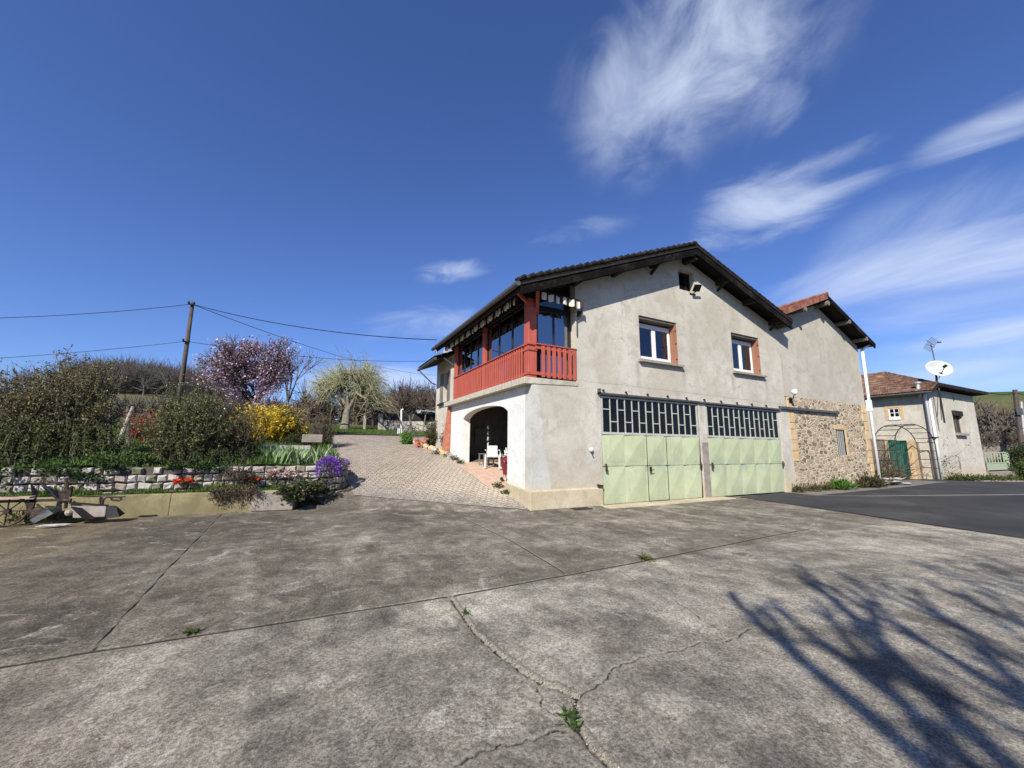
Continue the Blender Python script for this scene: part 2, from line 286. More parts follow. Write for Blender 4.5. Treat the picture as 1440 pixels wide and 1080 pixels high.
def paver_mat(ro=.0):
    s=NT('interlocking_driveway_pavers'); c=s.n('ShaderNodeTexCoord'); nn=s.n('ShaderNodeTexNoise'); nn.inputs['Scale'].default_value=3.; s.l(c.outputs['Object'],nn.inputs['Vector'])
    mv=s.n('ShaderNodeVectorMath',operation='MULTIPLY_ADD'); s.l(nn.outputs['Color'],mv.inputs[0]); mv.inputs[1].default_value=(.03,.03,0); s.l(c.outputs['Object'],mv.inputs[2])
    m=s.n('ShaderNodeMapping'); m.inputs['Rotation'].default_value=(0,0,math.radians(-8)); s.l(mv.outputs[0],m.inputs[0])
    b=s.n('ShaderNodeTexBrick'); b.offset=.5; b.inputs['Scale'].default_value=1.; b.inputs['Brick Width'].default_value=.20; b.inputs['Row Height'].default_value=.13; b.inputs['Mortar Size'].default_value=.014; b.inputs['Mortar Smooth'].default_value=.3; b.inputs['Bias'].default_value=0
    b.inputs['Color1'].default_value=(.40,.34,.27,1); b.inputs['Color2'].default_value=(.30,.255,.205,1); b.inputs['Mortar'].default_value=(.10,.08,.06,1); s.l(m.outputs[0],b.inputs['Vector'])
    v=s.coord(); big=s.noise(.35,7,.65,v,.5); fine=s.noise(30,6,.75,v)
    g=s.n('ShaderNodeNewGeometry'); sx=s.n('ShaderNodeSeparateXYZ'); s.l(g.outputs['Position'],sx.inputs[0])
    # cleaner, warmer blocks nearer the house corner
    t=s.math('ADD',s.math('MULTIPLY',s.math('SUBTRACT',sx.outputs[0],1.5),.28),s.math('ADD',s.math('MULTIPLY',s.math('SUBTRACT',14.,sx.outputs[1]),.10),s.math('MULTIPLY',s.math('SUBTRACT',big,.5),1.6)))
    col=s.mix(s.ramp(t,[(.35,0.),(1.1,.75)]),b.outputs[0],s.mix(b.outputs[1],(.68,.58,.44),(.26,.20,.14)))
    col=s.mix(s.ramp(big,[(.50,0.),(.66,.5)]),col,(.22,.185,.145))
    col=s.mix(s.ramp(fine,[(.45,0.),(.72,.45)]),col,(.17,.14,.11))
    lf=s.math('ADD',s.math('MULTIPLY',s.math('SUBTRACT',sx.outputs[0],5.35),.64),s.math('MULTIPLY',s.math('SUBTRACT',sx.outputs[1],9.42),.768))
    lf=s.math('ADD',lf,s.math('MULTIPLY',s.math('SUBTRACT',s.noise(1.6,7,.7,v,.5),.5),2.2))
    col=s.mix(s.ramp(lf,[(.10,.95),(1.25,0.)]),col,s.mix(s.ramp(s.noise(40,5,.8,v),[(.42,0.),(.58,1.)]),(.11,.10,.085),(.34,.31,.26)))
    wear=s.noise(5.5,7,.75,v,.4); col=s.mix(s.ramp(wear,[(.48,0.),(.60,.65)]),col,(.42,.36,.29)); col=s.mix(s.ramp(s.noise(9,6,.8,v),[(.54,0.),(.66,.7)]),col,(.12,.10,.08))
    col=s.mix(1.,col,s.ramp(s.noise(38,5,.8,v),[(.40,.55),(.5,1.05),(.62,1.6)]),'MULTIPLY')
    s.bump(s.math('ADD',s.math('MULTIPLY',b.outputs[1],-1.),s.math('MULTIPLY',fine,.7)),.014); return s.out(col,.9,.2)
M['paver']=paver_mat()
M['terra']=rough_mat('terracotta_floor',(.46,.30,.21),(.66,.47,.35),6,.85,.004)
def grass_mat():
    s=NT('lawn_turf'); v=s.coord(); a=s.noise(.8,8,.7,v,.4); b=s.noise(14,7,.8,v); h=s.noise(.02,6,.6,v,.5)
    col=s.ramp(s.math('ADD',s.math('MULTIPLY',a,.5),s.math('MULTIPLY',b,.5)),[(.36,(.030,.042,.012)),(.5,(.055,.095,.020)),(.64,(.105,.145,.040))])
    col=s.mix(s.ramp(h,[(.42,0.),(.55,.8)]),col,(.15,.125,.065))
    s.bump(b,.05); return s.out(col,.95,.1)
M['grass']=grass_mat()
M['blade']=leaf_mat('grass_blades',.6,.3)

# ---------------------------------------------------------------- mesh helpers
BASE={}
class MB:
    def __init__(s): s.v=[]; s.f=[]; s.mi=[]; s.cur=0
    def add(s,vs,fs):
        o=len(s.v); s.v+= [tuple(map(float,p)) for p in vs]; s.f+=[tuple(o+i for i in f) for f in fs]; s.mi+=[s.cur]*len(fs); return s
    def box(s,x0,x1,y0,y1,z0,z1):
        return s.add([(x,y,z) for z in (z0,z1) for y in (y0,y1) for x in (x0,x1)],[(0,2,3,1),(4,5,7,6),(0,1,5,4),(2,6,7,3),(0,4,6,2),(1,3,7,5)])
    def hexa(s,pts): # 8 pts: bottom 4 ccw, top 4 ccw
        return s.add(pts,[(3,2,1,0),(4,5,6,7),(0,1,5,4),(1,2,6,5),(2,3,7,6),(3,0,4,7)])
    def beam(s,a,b,w,h,up=(0,0,1)):
        a=np.array(a,float); b=np.array(b,float); d=nz(b-a); u=np.array(up,float); sd=nz(np.cross(d,u)); u=np.cross(sd,d)
        q=[]
        for p in (a,b):
            for (i,j) in ((-1,-1),(1,-1),(1,1),(-1,1)): q.append(p+sd*i*w/2+u*j*h/2)
        return s.add(q,[(3,2,1,0),(4,5,6,7),(0,1,5,4),(1,2,6,5),(2,3,7,6),(3,0,4,7)])
    def tube(s,pts,r,n=8,cap=True):
        pts=[np.array(p,float) for p in pts]; rs=r if hasattr(r,'__len__') else [r]*len(pts); o=len(s.v); vs=[]; u=None
        for i,p in enumerate(pts):
            d=nz(pts[min(i+1,len(pts)-1)]-pts[max(i-1,0)])
            if u is None: u=nz(np.cross(d,(0,0,1) if abs(d[2])<.9 else (1,0,0)))
            u=nz(u-d*(u@d)); w=np.cross(d,u)
            for k in range(n): t=2*math.pi*k/n; vs.append(p+rs[i]*(u*math.cos(t)+w*math.sin(t)))
        fs=[(i*n+k,i*n+(k+1)%n,(i+1)*n+(k+1)%n,(i+1)*n+k) for i in range(len(pts)-1) for k in range(n)]
        if cap: fs+=[tuple(range(n))[::-1],tuple((len(pts)-1)*n+k for k in range(n))]
        return s.add(vs,fs)
    def disc(s,c,axis,r,h,n=20):
        a=nz(axis); c=np.array(c,float); return s.tube([c-a*h/2,c+a*h/2],r,n)
    def blob(s,c,r,n=8,jit=.15):
        vs=[];m=n//2+1
        for i in range(m+1):
            th=math.pi*i/m
            for k in range(n):
                ph=2*math.pi*k/n; j=1+random.uniform(-jit,jit)
                vs.append((c[0]+r[0]*j*math.sin(th)*math.cos(ph),c[1]+r[1]*j*math.sin(th)*math.sin(ph),c[2]+r[2]*j*math.cos(th)))
        return s.add(vs,[(i*n+k,(i+1)*n+k,(i+1)*n+(k+1)%n,i*n+(k+1)%n) for i in range(m) for k in range(n)])
    def build(s,name,mat,parent=None,bevel=0,smooth=False,loc=None,label=None):
        me=bpy.data.meshes.new(name); off=np.array(BASE[parent] if parent is not None else (loc if loc is not None else (0,0,0)),float)
        v=np.array(s.v,float)-off; me.from_pydata(v.tolist(),[],s.f); me.update()
        for m in (mat if isinstance(mat,(list,tuple)) else [mat]): me.materials.append(m)
        if any(s.mi): me.polygons.foreach_set('material_index',s.mi)
        o=bpy.data.objects.new(name,me); C.objects.link(o)
        if parent is not None: o.parent=parent
        else: o.location=off
        BASE[o]=off
        if smooth: me.polygons.foreach_set('use_smooth',[True]*len(me.polygons))
        if bevel:
            b=o.modifiers.new('bevel','BEVEL'); b.width=bevel; b.segments=2; b.limit_method='ANGLE'
        if label: o['label']=label
        return o
def thing(name,label,cat,loc=(0,0,0),group=None):
    o=bpy.data.objects.new(name,None); C.objects.link(o); o.location=loc; BASE[o]=np.array(loc,float); o.empty_display_size=.2
    return tag(o,label,cat,group)
def tag(o,label,cat,group=None):
    o['label']=label; o['category']=cat
    if group: o['group']=group
    return o
def struct(o,kind='structure'): o['kind']=kind; return o
def npmesh(name,v,f,mat,parent=None,col=None,loc=None,attrs=None,smooth=False):
    me=bpy.data.meshes.new(name); off=np.array(BASE[parent] if parent is not None else (loc if loc is not None else (0,0,0)),float)
    v=(np.asarray(v,float)-off).astype(np.float32); f=np.asarray(f,np.int32); k=f.shape[1]
    me.vertices.add(len(v)); me.vertices.foreach_set('co',v.ravel()); me.loops.add(f.size); me.loops.foreach_set('vertex_index',f.ravel())
    me.polygons.add(len(f)); me.polygons.foreach_set('loop_start',np.arange(0,f.size,k,dtype=np.int32)); me.polygons.foreach_set('loop_total',np.full(len(f),k,np.int32))
    if smooth: me.polygons.foreach_set('use_smooth',np.ones(len(f),bool))
    me.update(calc_edges=True); me.materials.append(mat)
    if col is not None:
        a=me.color_attributes.new('col','FLOAT_COLOR','POINT'); c=np.ones((len(v),4),np.float32); c[:,:3]=col; a.data.foreach_set('color',c.ravel())
    for n_,d_ in (attrs or {}).items():
        a=me.attributes.new(n_,'FLOAT','POINT'); a.data.foreach_set('value',d_.astype(np.float32).ravel())
    o=bpy.data.objects.new(name,me); C.objects.link(o)
    if parent is not None: o.parent=parent
    else: o.location=off
    BASE[o]=off; return o
def segmesh(segs,n=3):
    s=np.array(segs,float); p0,p1,r0,r1=s[:,0:3],s[:,3:6],s[:,6],s[:,7]
    d=p1-p0; d/=np.linalg.norm(d,axis=1)[:,None]+1e-9; ref=np.where(np.abs(d[:,2:3])<.9,[[0,0,1.]],[[1.,0,0]]); u=np.cross(d,ref); u/=np.linalg.norm(u,axis=1)[:,None]; w=np.cross(d,u)
    N=len(s); V=np.zeros((N,2*n,3))
    for k in range(n):
        t=2*math.pi*k/n; o=u*math.cos(t)+w*math.sin(t); V[:,k]=p0+o*r0[:,None]; V[:,n+k]=p1+o*r1[:,None]
    base=(np.arange(N)*2*n)[:,None]; Fs=[base+np.array([[k,(k+1)%n,n+(k+1)%n,n+k]]) for k in range(n)]
    return V.reshape(-1,3),np.concatenate(Fs)
def leafmesh(Pt,size,aspect=.5,dirs=None,droop=0):
    Pt=np.asarray(Pt,float); N=len(Pt); d=rng.normal(size=(N,3)) if dirs is None else dirs+rng.normal(size=(N,3))*.35
    d[:,2]-=droop; d/=np.linalg.norm(d,axis=1)[:,None]; q=rng.normal(size=(N,3)); u=np.cross(d,q); u/=np.linalg.norm(u,axis=1)[:,None]+1e-9
    L=size*rng.uniform(.6,1.3,N)[:,None]; w=L*aspect*.5
    V=np.stack([Pt,Pt+d*L*.45+u*w,Pt+d*L,Pt+d*L*.45-u*w],1).reshape(-1,3)
    return V,(np.arange(N)*4)[:,None]+np.array([[0,1,2,3]])
def palette(cols,n,rep=4,jit=.15):
    c=np.array(cols)[rng.integers(0,len(cols),n)]; c=c*rng.uniform(1-jit,1+jit,(n,1)); return np.repeat(c,rep,0)

# ---------------------------------------------------------------- terrain, yard, roads
def gridmesh(xs,ys,fz):
    X,Y=np.meshgrid(xs,ys); Z=fz(X,Y); v=np.stack([X,Y,Z],-1).reshape(-1,3); nx,ny=len(xs),len(ys)
    i=np.arange(nx-1)[None,:]+np.arange(ny-1)[:,None]*nx; f=np.stack([i,i+1,i+nx+1,i+nx],-1).reshape(-1,4); return v,f
xs=np.unique(np.round(np.concatenate([np.linspace(-14,60,75),np.sign(np.linspace(-1,1,121))*np.abs(np.linspace(-1,1,121))**2.2*900]),2)); ys=xs.copy()
def Ht(X,Y):
    z=H(X,Y)
    m=((X>-14)&(X<62)&(Y>-20)&(Y<24.5)); z=np.where(m&(X<1.0)&(Y>12),np.minimum(z,z*0+.0)+0,z); z=np.where(m,z-.18,z); return z
v,f=gridmesh(xs,ys,Ht); struct(npmesh('ground',v,f,M['grass'],smooth=True))
# cracks, joints as distance fields on a fine sheet
Gp=lambda x,y:P(x,y,2,0)[:2]
joints=[[Gp(-300,985),Gp(0,937),Gp(130,915),Gp(634,836),Gp(870,795),Gp(1060,757),Gp(1140,743)],[Gp(130,915),Gp(235,800),Gp(320,715)],[Gp(794,805),Gp(720,760),Gp(643,723)]]
cr_big=[Gp(*p) for p in [(634,836),(652,862),(664,880),(690,905),(712,922),(738,942),(760,956),(790,966),(812,975),(808,990),(802,1005),(822,1032),(848,1062),(880,1100)]]
cr=[[Gp(*p) for p in q] for q in [[(815,975),(848,958),(860,940),(880,930),(915,917),(958,912),(985,900),(1015,903),(1040,890),(1062,880)],[(640,1075),(672,1055),(700,1045),(735,1042),(770,1030),(795,1025)],[(756,962),(760,985),(776,1000),(800,1004)],
   [(870,800),(905,822),(950,842),(985,868)],[(330,655+200),(400,900),(420,960)]]][:4]
def wig(pts,amp,n=7):
    out=[]
    for a,b in zip(pts[:-1],pts[1:]):
        d=b-a; nrm=np.array([-d[1],d[0]])/(np.linalg.norm(d)+1e-9)
        for k in range(n): out.append(a+d*k/n+(nrm*random.uniform(-amp,amp) if k else 0))
    out.append(pts[-1]); return out
def dist(X,Y,lines):
    D=np.full(X.shape,9.)
    for L in lines:
        for a,b in zip(L[:-1],L[1:]):
            d=b-a; t=np.clip(((X-a[0])*d[0]+(Y-a[1])*d[1])/(d@d+1e-12),0,1); D=np.minimum(D,np.hypot(X-a[0]-t*d[0],Y-a[1]-t*d[1]))
    return D
BIG=[wig(cr_big,.014,4)]; THIN=[wig(q,.022,5) for q in cr]; J=[wig(q,.006,10) for q in joints]
xs=np.concatenate([np.linspace(-13,-2,45)[:-1],np.linspace(-2,-.2,60)[:-1],np.linspace(-.2,4.4,300)[:-1],np.linspace(4.4,15,110)[:-1],np.linspace(15,16.5,4)])
ys=np.concatenate([np.linspace(-9,1.2,24)[:-1],np.linspace(1.2,5.2,270)[:-1],np.linspace(5.2,9.4,70)[:-1],np.linspace(9.4,15.5,60)])
X,Y=np.meshgrid(xs,ys); dJ=np.minimum(dist(X,Y,[J[0]]),dist(X,Y,J[1:])+.007); dB=dist(X,Y,BIG); dT=dist(X,Y,THIN); dC=np.minimum(dB,dT+.004); wide=np.where(dB<dT,1.,.25)
def yz(X,Y):
    z=H(X,Y)-.0; n=.006*np.sin(X*1.1+.5)*np.sin(Y*.9); z=z+n
    z=z-.018*np.exp(-(dJ/.012)**2)-.03*np.exp(-(dB/.02)**2)-.008*np.exp(-(dB/.06)**2)-.008*np.exp(-(dT/.01)**2)
    return z-.012
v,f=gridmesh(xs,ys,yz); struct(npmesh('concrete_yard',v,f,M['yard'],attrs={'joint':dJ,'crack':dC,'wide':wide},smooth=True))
def patch(name,A,B,n,m,mat,off,lab=None):
    A=[np.array(p,float) for p in A]; B=[np.array(p,float) for p in B]
    def samp(L,n):
        d=[0]; 
        for a,b in zip(L[:-1],L[1:]): d.append(d[-1]+np.linalg.norm(b-a))
        return np.array([[np.interp(t,d,[p[k] for p in L]) for k in (0,1)] for t in np.linspace(0,d[-1],n)])
    a=samp(A,n); b=samp(B,n); t=np.linspace(0,1,m)[:,None,None]; Q=a[None]*(1-t)+b[None]*t
    z=H(Q[...,0],Q[...,1])+off; v=np.concatenate([Q,z[...,None]],-1).reshape(-1,3); i=np.arange(n-1)[None,:]+np.arange(m-1)[:,None]*n
    f=np.stack([i,i+1,i+n+1,i+n],-1).reshape(-1,4)
    a0,b0,c0=v[f[0][0]],v[f[0][1]],v[f[0][2]]
    if np.cross(b0-a0,c0-b0)[2]<0: f=f[:,::-1]
    return struct(npmesh(name,v,f,mat,smooth=True))
dl=[(1.35,12.75),(1.3,13.6),(1.15,16),(1.0,20),(1.05,24.2)]
patch('driveway',dl,[(5.35,9.42),(5.40,11),(5.42,14),(5.42,16.4),(6.3,24.2)],60,24,M['paver'],.006)
patch('asphalt_road',[(13.75,9.2),(13.3,6.6),(12.4,2.6),(11.2,-3),(9.5,-9)],[(70,16),(70,8),(72,0),(72,-10),(70,-20)],40,60,M['asphalt'],.004)
patch('road_verge',[(17.0,8.35),(26,8.62),(33,9.3)],[(17.0,10),(26,11.2),(33,11)],30,10,M['road_band'],.009)
patch('road_strip',[(16.4,8.55),(18.2,7.65),(25.1,5.3),(38,1.6)],[(16.4,8.5),(18.3,7.4),(25.4,4.85),(39,1.0)],20,3,M['road_band'],.012)
# ---------------------------------------------------------------- house
YF=9.45; X0=5.445; XR=17.62; TH=.38
def roofz(x,peak=(12.0,8.62),sl=.405,sr=.345): return peak[1]-(sl*(peak[0]-x) if x<peak[0] else sr*(x-peak[0]))
def wall(mb,axis,pos,th,u0,u1,zlo,ztop,holes=(),brk=()):
    """holes: (ua,ub,za,zb or function of u)"""
    us=sorted({u0,u1,*[b for b in brk if u0<b<u1],*[h[0] for h in holes],*[h[1] for h in holes]})
    L=[]
    for a,b in zip(us[:-1],us[1:]):
        m=any(callable(h[3]) and h[0]<=a and b<=h[1] for h in holes); k=14 if m else 1
        L+=[(a+(b-a)*i/k,a+(b-a)*(i+1)/k) for i in range(k)]
    zl=zlo if callable(zlo) else (lambda u:zlo); zt=ztop if callable(ztop) else (lambda u:ztop)
    def pt(u,z,s):
        return (u,pos+th*s,z) if axis=='y' else (pos+th*s,u,z)
    for a,b in L:
        act=sorted([h for h in holes if h[0]<=a+1e-6 and b<=h[1]+1e-6],key=lambda h:h[2])
        cuts=[(zl(a),zl(b))]
        for h in act:
            hf=h[3] if callable(h[3]) else (lambda u,q=h[3]:q)
            cuts+= [(h[2],h[2]),(hf(a),hf(b))]
        cuts.append((zt(a),zt(b)))
        for i in range(0,len(cuts),2):
            (la,lb),(ha,hb)=cuts[i],cuts[i+1]
            if ha-la<1e-4 and hb-lb<1e-4: continue
            q=[pt(a,la,0),pt(b,lb,0),pt(b,lb,1),pt(a,la,1),pt(a,ha,0),pt(b,hb,0),pt(b,hb,1),pt(a,ha,1)]
            fs=[(0,1,5,4),(2,3,7,6),(4,5,6,7),(3,2,1,0)]
            mb.add(q,fs)
    for h in holes:   # jambs
        for u in (h[0],h[1]):
            zt_=h[3](u) if callable(h[3]) else h[3]
            mb.add([pt(u,h[2],0),pt(u,h[2],1),pt(u,zt_,1),pt(u,zt_,0)],[(0,1,2,3)])
    for u in (u0,u1): mb.add([pt(u,zl(u),0),pt(u,zl(u),1),pt(u,zt(u),1),pt(u,zt(u),0)],[(0,1,2,3)])
    return mb
house=thing('farmhouse','grey rendered two storey house with red corner balcony and two pale green garage doors','house',(11.5,13,0))
W1=(9.58,11.39,4.57,6.10); W2=(14.42,16.2,4.64,6.20); AT=(11.66,12.5,7.44,8.25); D1=(7.86,12.20,-.3,3.27); D2=(12.62,17.05,-.3,3.27)
mb=MB(); wall(mb,'y',YF,TH,6.98,XR,-.3,lambda x:roofz(x)+.1,[W1,W2,AT,D1,D2],(12.0,)); wall(mb,'y',YF+.001,TH-.002,X0,6.979,-.3,3.47)
mb.build('front_wall',M['render'],house)
def archz(y):
    t=(y-12.93)/1.99; return 2.74+.34*math.sqrt(max(0,1-t*t*.985))
AR=(10.94,14.92,-.3,archz)
mb=MB(); wall(mb,'x',X0,.30,YF+TH,16.4,-.3,3.41,[AR]); mb.build('side_wall',M['render_white'],house)
mb=MB(); mb.box(X0-.001,X0+.30,YF-.002,YF+.0,.5,3.46); 
# whitened corner strip on the front, widening downwards
mb=MB(); mb.add([(X0-.002,YF-.003,.5),(X0+.62,YF-.003,.5),(X0+.18,YF-.003,3.40),(X0-.002,YF-.003,3.40)],[(0,1,2,3)]); mb.add([(X0-.002,YF-.003,.5),(X0-.002,YF-.003,3.40),(X0-.002,YF+TH,3.40),(X0-.002,YF+TH,.5)],[(0,1,2,3)]); mb.build('whitened_corner',M['render_strip'],house)
mb=MB(); mb.box(X0-.09,7.80,YF-.07,YF+.0,-.3,.49); mb.add([(X0-.09,YF-.07,.49),(7.8,YF-.07,.49),(7.8,YF-.006,.535),(X0-.006,YF-.006,.535),(X0-.006,YF-.006,.535),(X0-.09,YF-.07,.49)],[(0,1,2,3)])
mb.hexa([(X0-.09,YF,-.3),(X0,YF,-.3),(X0,10.92,-.3),(X0-.05,10.92,-.3),(X0-.09,YF,.49),(X0,YF,.49),(X0,10.92,.62),(X0-.05,10.92,.62)]); mb.build('plinth',M['plinth'],house,bevel=.012)
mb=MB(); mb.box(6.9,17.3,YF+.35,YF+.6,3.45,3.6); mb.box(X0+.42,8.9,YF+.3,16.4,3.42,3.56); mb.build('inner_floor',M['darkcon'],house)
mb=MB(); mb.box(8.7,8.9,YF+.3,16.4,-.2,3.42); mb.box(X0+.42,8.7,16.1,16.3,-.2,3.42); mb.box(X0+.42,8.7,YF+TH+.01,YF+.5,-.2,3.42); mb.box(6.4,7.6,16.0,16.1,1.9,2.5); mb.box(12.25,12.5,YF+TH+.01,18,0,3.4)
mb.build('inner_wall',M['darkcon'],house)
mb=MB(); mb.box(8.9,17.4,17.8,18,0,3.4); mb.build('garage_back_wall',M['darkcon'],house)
# floor of the covered porch follows the ramp
v,f=gridmesh(np.linspace(X0-.35,8.7,8),np.linspace(10.96,14.90,20),lambda X,Y:H(np.minimum(X,5.42),Y)*1.0+.022*(1-((Y-12.93)/1.97)**2)+.002)
npmesh('porch_floor',v,f,M['terra'],house)
mb=MB(); mb.hexa([(X0-.25,YF-.02,3.41),(7.02,YF-.02,3.47),(7.02,16.75,3.47),(X0-.25,16.75,3.41),(X0-.25,YF-.02,3.60),(7.02,YF-.02,3.60),(7.02,16.75,3.60),(X0-.25,16.75,3.60)]); mb.build('balcony_slab',M['slab'],house,bevel=.012)
# upper walls behind the veranda and far end
mb=MB(); mb.box(7.0,7.2,YF+TH,16.4,3.61,6.6); mb.box(X0+.3,7.0,16.15,16.35,3.61,6.2); mb.build('veranda_wall',M['inner_wall'],house)
mb=MB(); wall(mb,'x',X0+.02,.3,16.4,18.9,.8,5.75,[(16.75,17.75,3.72,5.1)]); mb.box(X0+.3,XR,18.62,18.9,.5,6.5); mb.box(XR-.3,XR-.01,YF+TH,18.6,0,6.5); mb.build('rear_wall',M['render_pale'],house)
mb=MB(); mb.box(X0+.04,X0+.08,16.80,17.25,3.75,5.07); mb.box(X0+.0,X0+.04,17.76,18.25,3.72,5.1); mb.build('shutter',M['wood_grey'],house)
mb=MB(); mb.box(X0-.10,X0+.02,16.65,18.3,3.60,3.68); mb.build('window_sill',M['black'],house)
def slope(mb,xa,za,xb,zb,y0,y1,tw=.22,tl=.34,amp=.035,rot=0):
    """tiled slope between eave (xa,za) and ridge (xb,zb); tile waves run up the slope"""
    n=int((y1-y0)/tw); L=math.hypot(xb-xa,zb-za); m=max(1,int(L/tl)); vs=[];sub=4
    d=np.array([xb-xa,0,zb-za])/L; nrm=np.array([-d[2],0,d[0]]); nrm=nrm if nrm[2]>0 else -nrm
    rows=[]
    for r in range(m):
        for e,(t,k) in enumerate(((r/m,.030),((r+1)/m,.006))):
            row=[]
            for c in range(n*sub+1):
                y=y0+(y1-y0)*c/(n*sub); w=amp*abs(math.sin(math.pi*c/sub))+k; 
                p=np.array([xa+(xb-xa)*t,y,za+(zb-za)*t])+nrm*w; row.append(p)
            rows.append(row)
    nc=n*sub+1; vv=[p for r in rows for p in r]; ff=[]
    for r in range(len(rows)-1):
        for c in range(nc-1): a=r*nc+c; ff.append((a,a+1,a+nc+1,a+nc))
    mb.add(vv,ff)
PY0=8.90
def zt(x): return roofz(x,(12.0,8.98),.40,.345)
mb=MB(); slope(mb,4.72,zt(4.72),12.0,8.98,PY0,17.1); slope(mb,17.72,zt(17.72),12.0,8.98,PY0,17.1); slope(mb,4.62,5.52,12,8.47,16.3,19.3)
mb.tube([(12,PY0-.03,9.03),(12,17.1,9.03)],.09,8)
# verge tiles with lifted ends
for k in range(27):
    x=4.80+k*.27; z=zt(x)+.045; mb.tube([(x-.16,PY0+.01,z-.05),(x+.13,PY0+.01,z+.11)],[.05,.075],8)
for k in range(21):
    x=12.2+k*.27; z=zt(x)+.035; mb.tube([(x-.13,PY0+.02,z+.06),(x+.15,PY0+.02,z-.05)],[.07,.06],8)
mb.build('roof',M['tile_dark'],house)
mb=MB()
for (xa,xb) in ((4.80,12.0),(17.66,12.0)):
    za,zb=zt(xa),zt(xb); 
    mb.hexa([(xa,PY0+.03,za-.10),(xb,PY0+.03,zb-.10),(xb,17.0,zb-.10),(xa,17.0,za-.10),(xa,PY0+.03,za-.02),(xb,PY0+.03,zb-.02),(xb,17,zb-.02),(xa,17,za-.02)])
mb.hexa([(4.7,16.4,5.42),(12,16.4,8.34),(12,19.2,8.34),(4.7,19.2,5.42),(4.7,16.4,5.49),(12,16.4,8.41),(12,19.2,8.41),(4.7,19.2,5.49)])
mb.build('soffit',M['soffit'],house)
for (xa,xb) in ((4.78,12.0),(17.68,12.0)):
    mb=MB(); za,zb=zt(xa),zt(xb); y=PY0; mb.hexa([(xa,y-.03,za-.39),(xb,y-.03,zb-.39),(xb,y+.03,zb-.39),(xa,y+.03,za-.39),(xa,y-.03,za-.0),(xb,y-.03,zb-.0),(xb,y+.03,zb-.0),(xa,y+.03,za-.0)])
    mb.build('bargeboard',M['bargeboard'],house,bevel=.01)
    mb=MB(); mb.beam((xa,y-.045,za-.09),(xb,y-.045,zb-.09),.03,.05); mb.build('verge_strip',M['dark_timber'],house)
for x in (6.9,8.5,10.25,13.8,15.4,17.05):
    mb=MB(); z=zt(x)-.24; mb.box(x-.07,x+.07,PY0+.04,YF+.02,z-.13,z+.13); mb.build('purlin',M['dark_timber'],house,bevel=.01)
mb=MB(); mb.box(11.9,12.1,PY0+.04,YF+.02,8.45,8.75); mb.build('purlin',M['dark_timber'],house,bevel=.01)
for x in (10.25,13.8,17.05):
    mb=MB(); z=zt(x)-.3; mb.beam((x,YF,z-.28),(x,PY0+.2,z-.06),.08,.08); mb.build('roof_brace',M['dark_timber'],house)
mb=MB(); mb.box(17.60,17.72,PY0-.02,17,zt(17.7)-.22,zt(17.7)-.05); mb.build('eave_fascia',M['wood_grey'],house)
mb=MB(); mb.tube([(4.70,PY0-.02,6.02),(4.70,17.1,6.02)],.075,10); mb.build('gutter',M['zinc'],house)
mb=MB(); mb.box(4.80,4.84,PY0,17.0,5.86,6.06); mb.build('eave_board',M['soffit'],house)
mb=MB(); mb.tube([(4.62,16.3,5.44),(4.62,19.3,5.44)],.06,10); mb.tube([(4.62,19.1,5.42),(4.66,19.05,5.32),(5.2,18.85,4.78),(5.4,18.8,4.7)],.03,6); mb.build('rear_gutter',M['zinc'],house)
mb=MB(); mb.tube([(4.72,16.7,5.98),(4.78,16.7,5.8),(5.3,16.6,5.45),(5.5,16.5,5.3)],.035,6); mb.build('gutter_elbow',M['galv'],house)
# veranda: posts, plates, glazing, railing
RX=X0-.05
def post(y,w=.22): 
    mb=MB(); mb.box(RX-.02,RX+w,y-w/2,y+w/2,3.62,5.98); mb.build('veranda_post',M['red'],house,bevel=.008)
post(9.66,.26); post(12.85,.14); post(15.95,.14)
mb=MB(); mb.beam((RX+.12,9.5,6.05),(RX+.12,16.6,6.05),.2,.2); mb.build('wall_plate',M['soffit'],house)
mb=MB(); mb.beam((RX+.1,9.2,6.08),(RX+.35,9.66,5.55),.1,.1); mb.beam((RX-.45,9.55,6.12),(RX+.15,9.6,5.7),.08,.08); mb.build('post_brace',M['redx'],house)
GX=X0+.09
def glazing(fr,axis,pos,u0,u1,n,z0,z1,zt_f=None):
    frm=MB(); w=.05
    for i in range(n+1):
        u=u0+(u1-u0)*i/n
        (frm.box(pos-.03,pos+.03,u-w/2,u+w/2,z0,z1) if axis=='x' else frm.box(u-w/2,u+w/2,pos-.03,pos+.03,z0,z1))
    for z in (z0,4.62,z1):
        (frm.box(pos-.032,pos+.032,u0,u1,z-.03,z+.03) if axis=='x' else frm.box(u0,u1,pos-.032,pos+.032,z-.03,z+.03))
    o=frm.build('glazing_frame',M['frame_dark'],fr)
    for i in range(n):
        a=u0+(u1-u0)*i/n+.025; b=u0+(u1-u0)*(i+1)/n-.025; g=MB()
        (g.box(pos-.004,pos+.004,a,b,z0+.03,z1-.03) if axis=='x' else g.box(a,b,pos-.004,pos+.004,z0+.03,z1-.03)); g.build('pane',M['glass_ver'],o)
glazing(house,'x',GX,9.85,12.75,3,3.64,5.9); glazing(house,'x',GX,12.95,15.85,4,3.64,5.9); glazing(house,'y',YF+.30,5.78,6.96,2,3.64,5.72)
mb=MB(); mb.box(5.70,6.98,YF+.28,YF+.36,5.74,5.86); mb.box(5.7,5.78,YF+.26,YF+.36,3.62,6.3); mb.box(6.90,6.98,YF+.26,YF+.36,3.62,6.8); mb.build('glazing_surround',M['frame_dark'],house)
mb=MB(); mb.add([(5.80,YF+.32,5.88),(6.88,YF+.32,5.88),(6.88,YF+.32,6.42),(5.80,YF+.32,6.02)],[(0,1,2,3)]); mb.build('gable_pane',M['glass'],house)
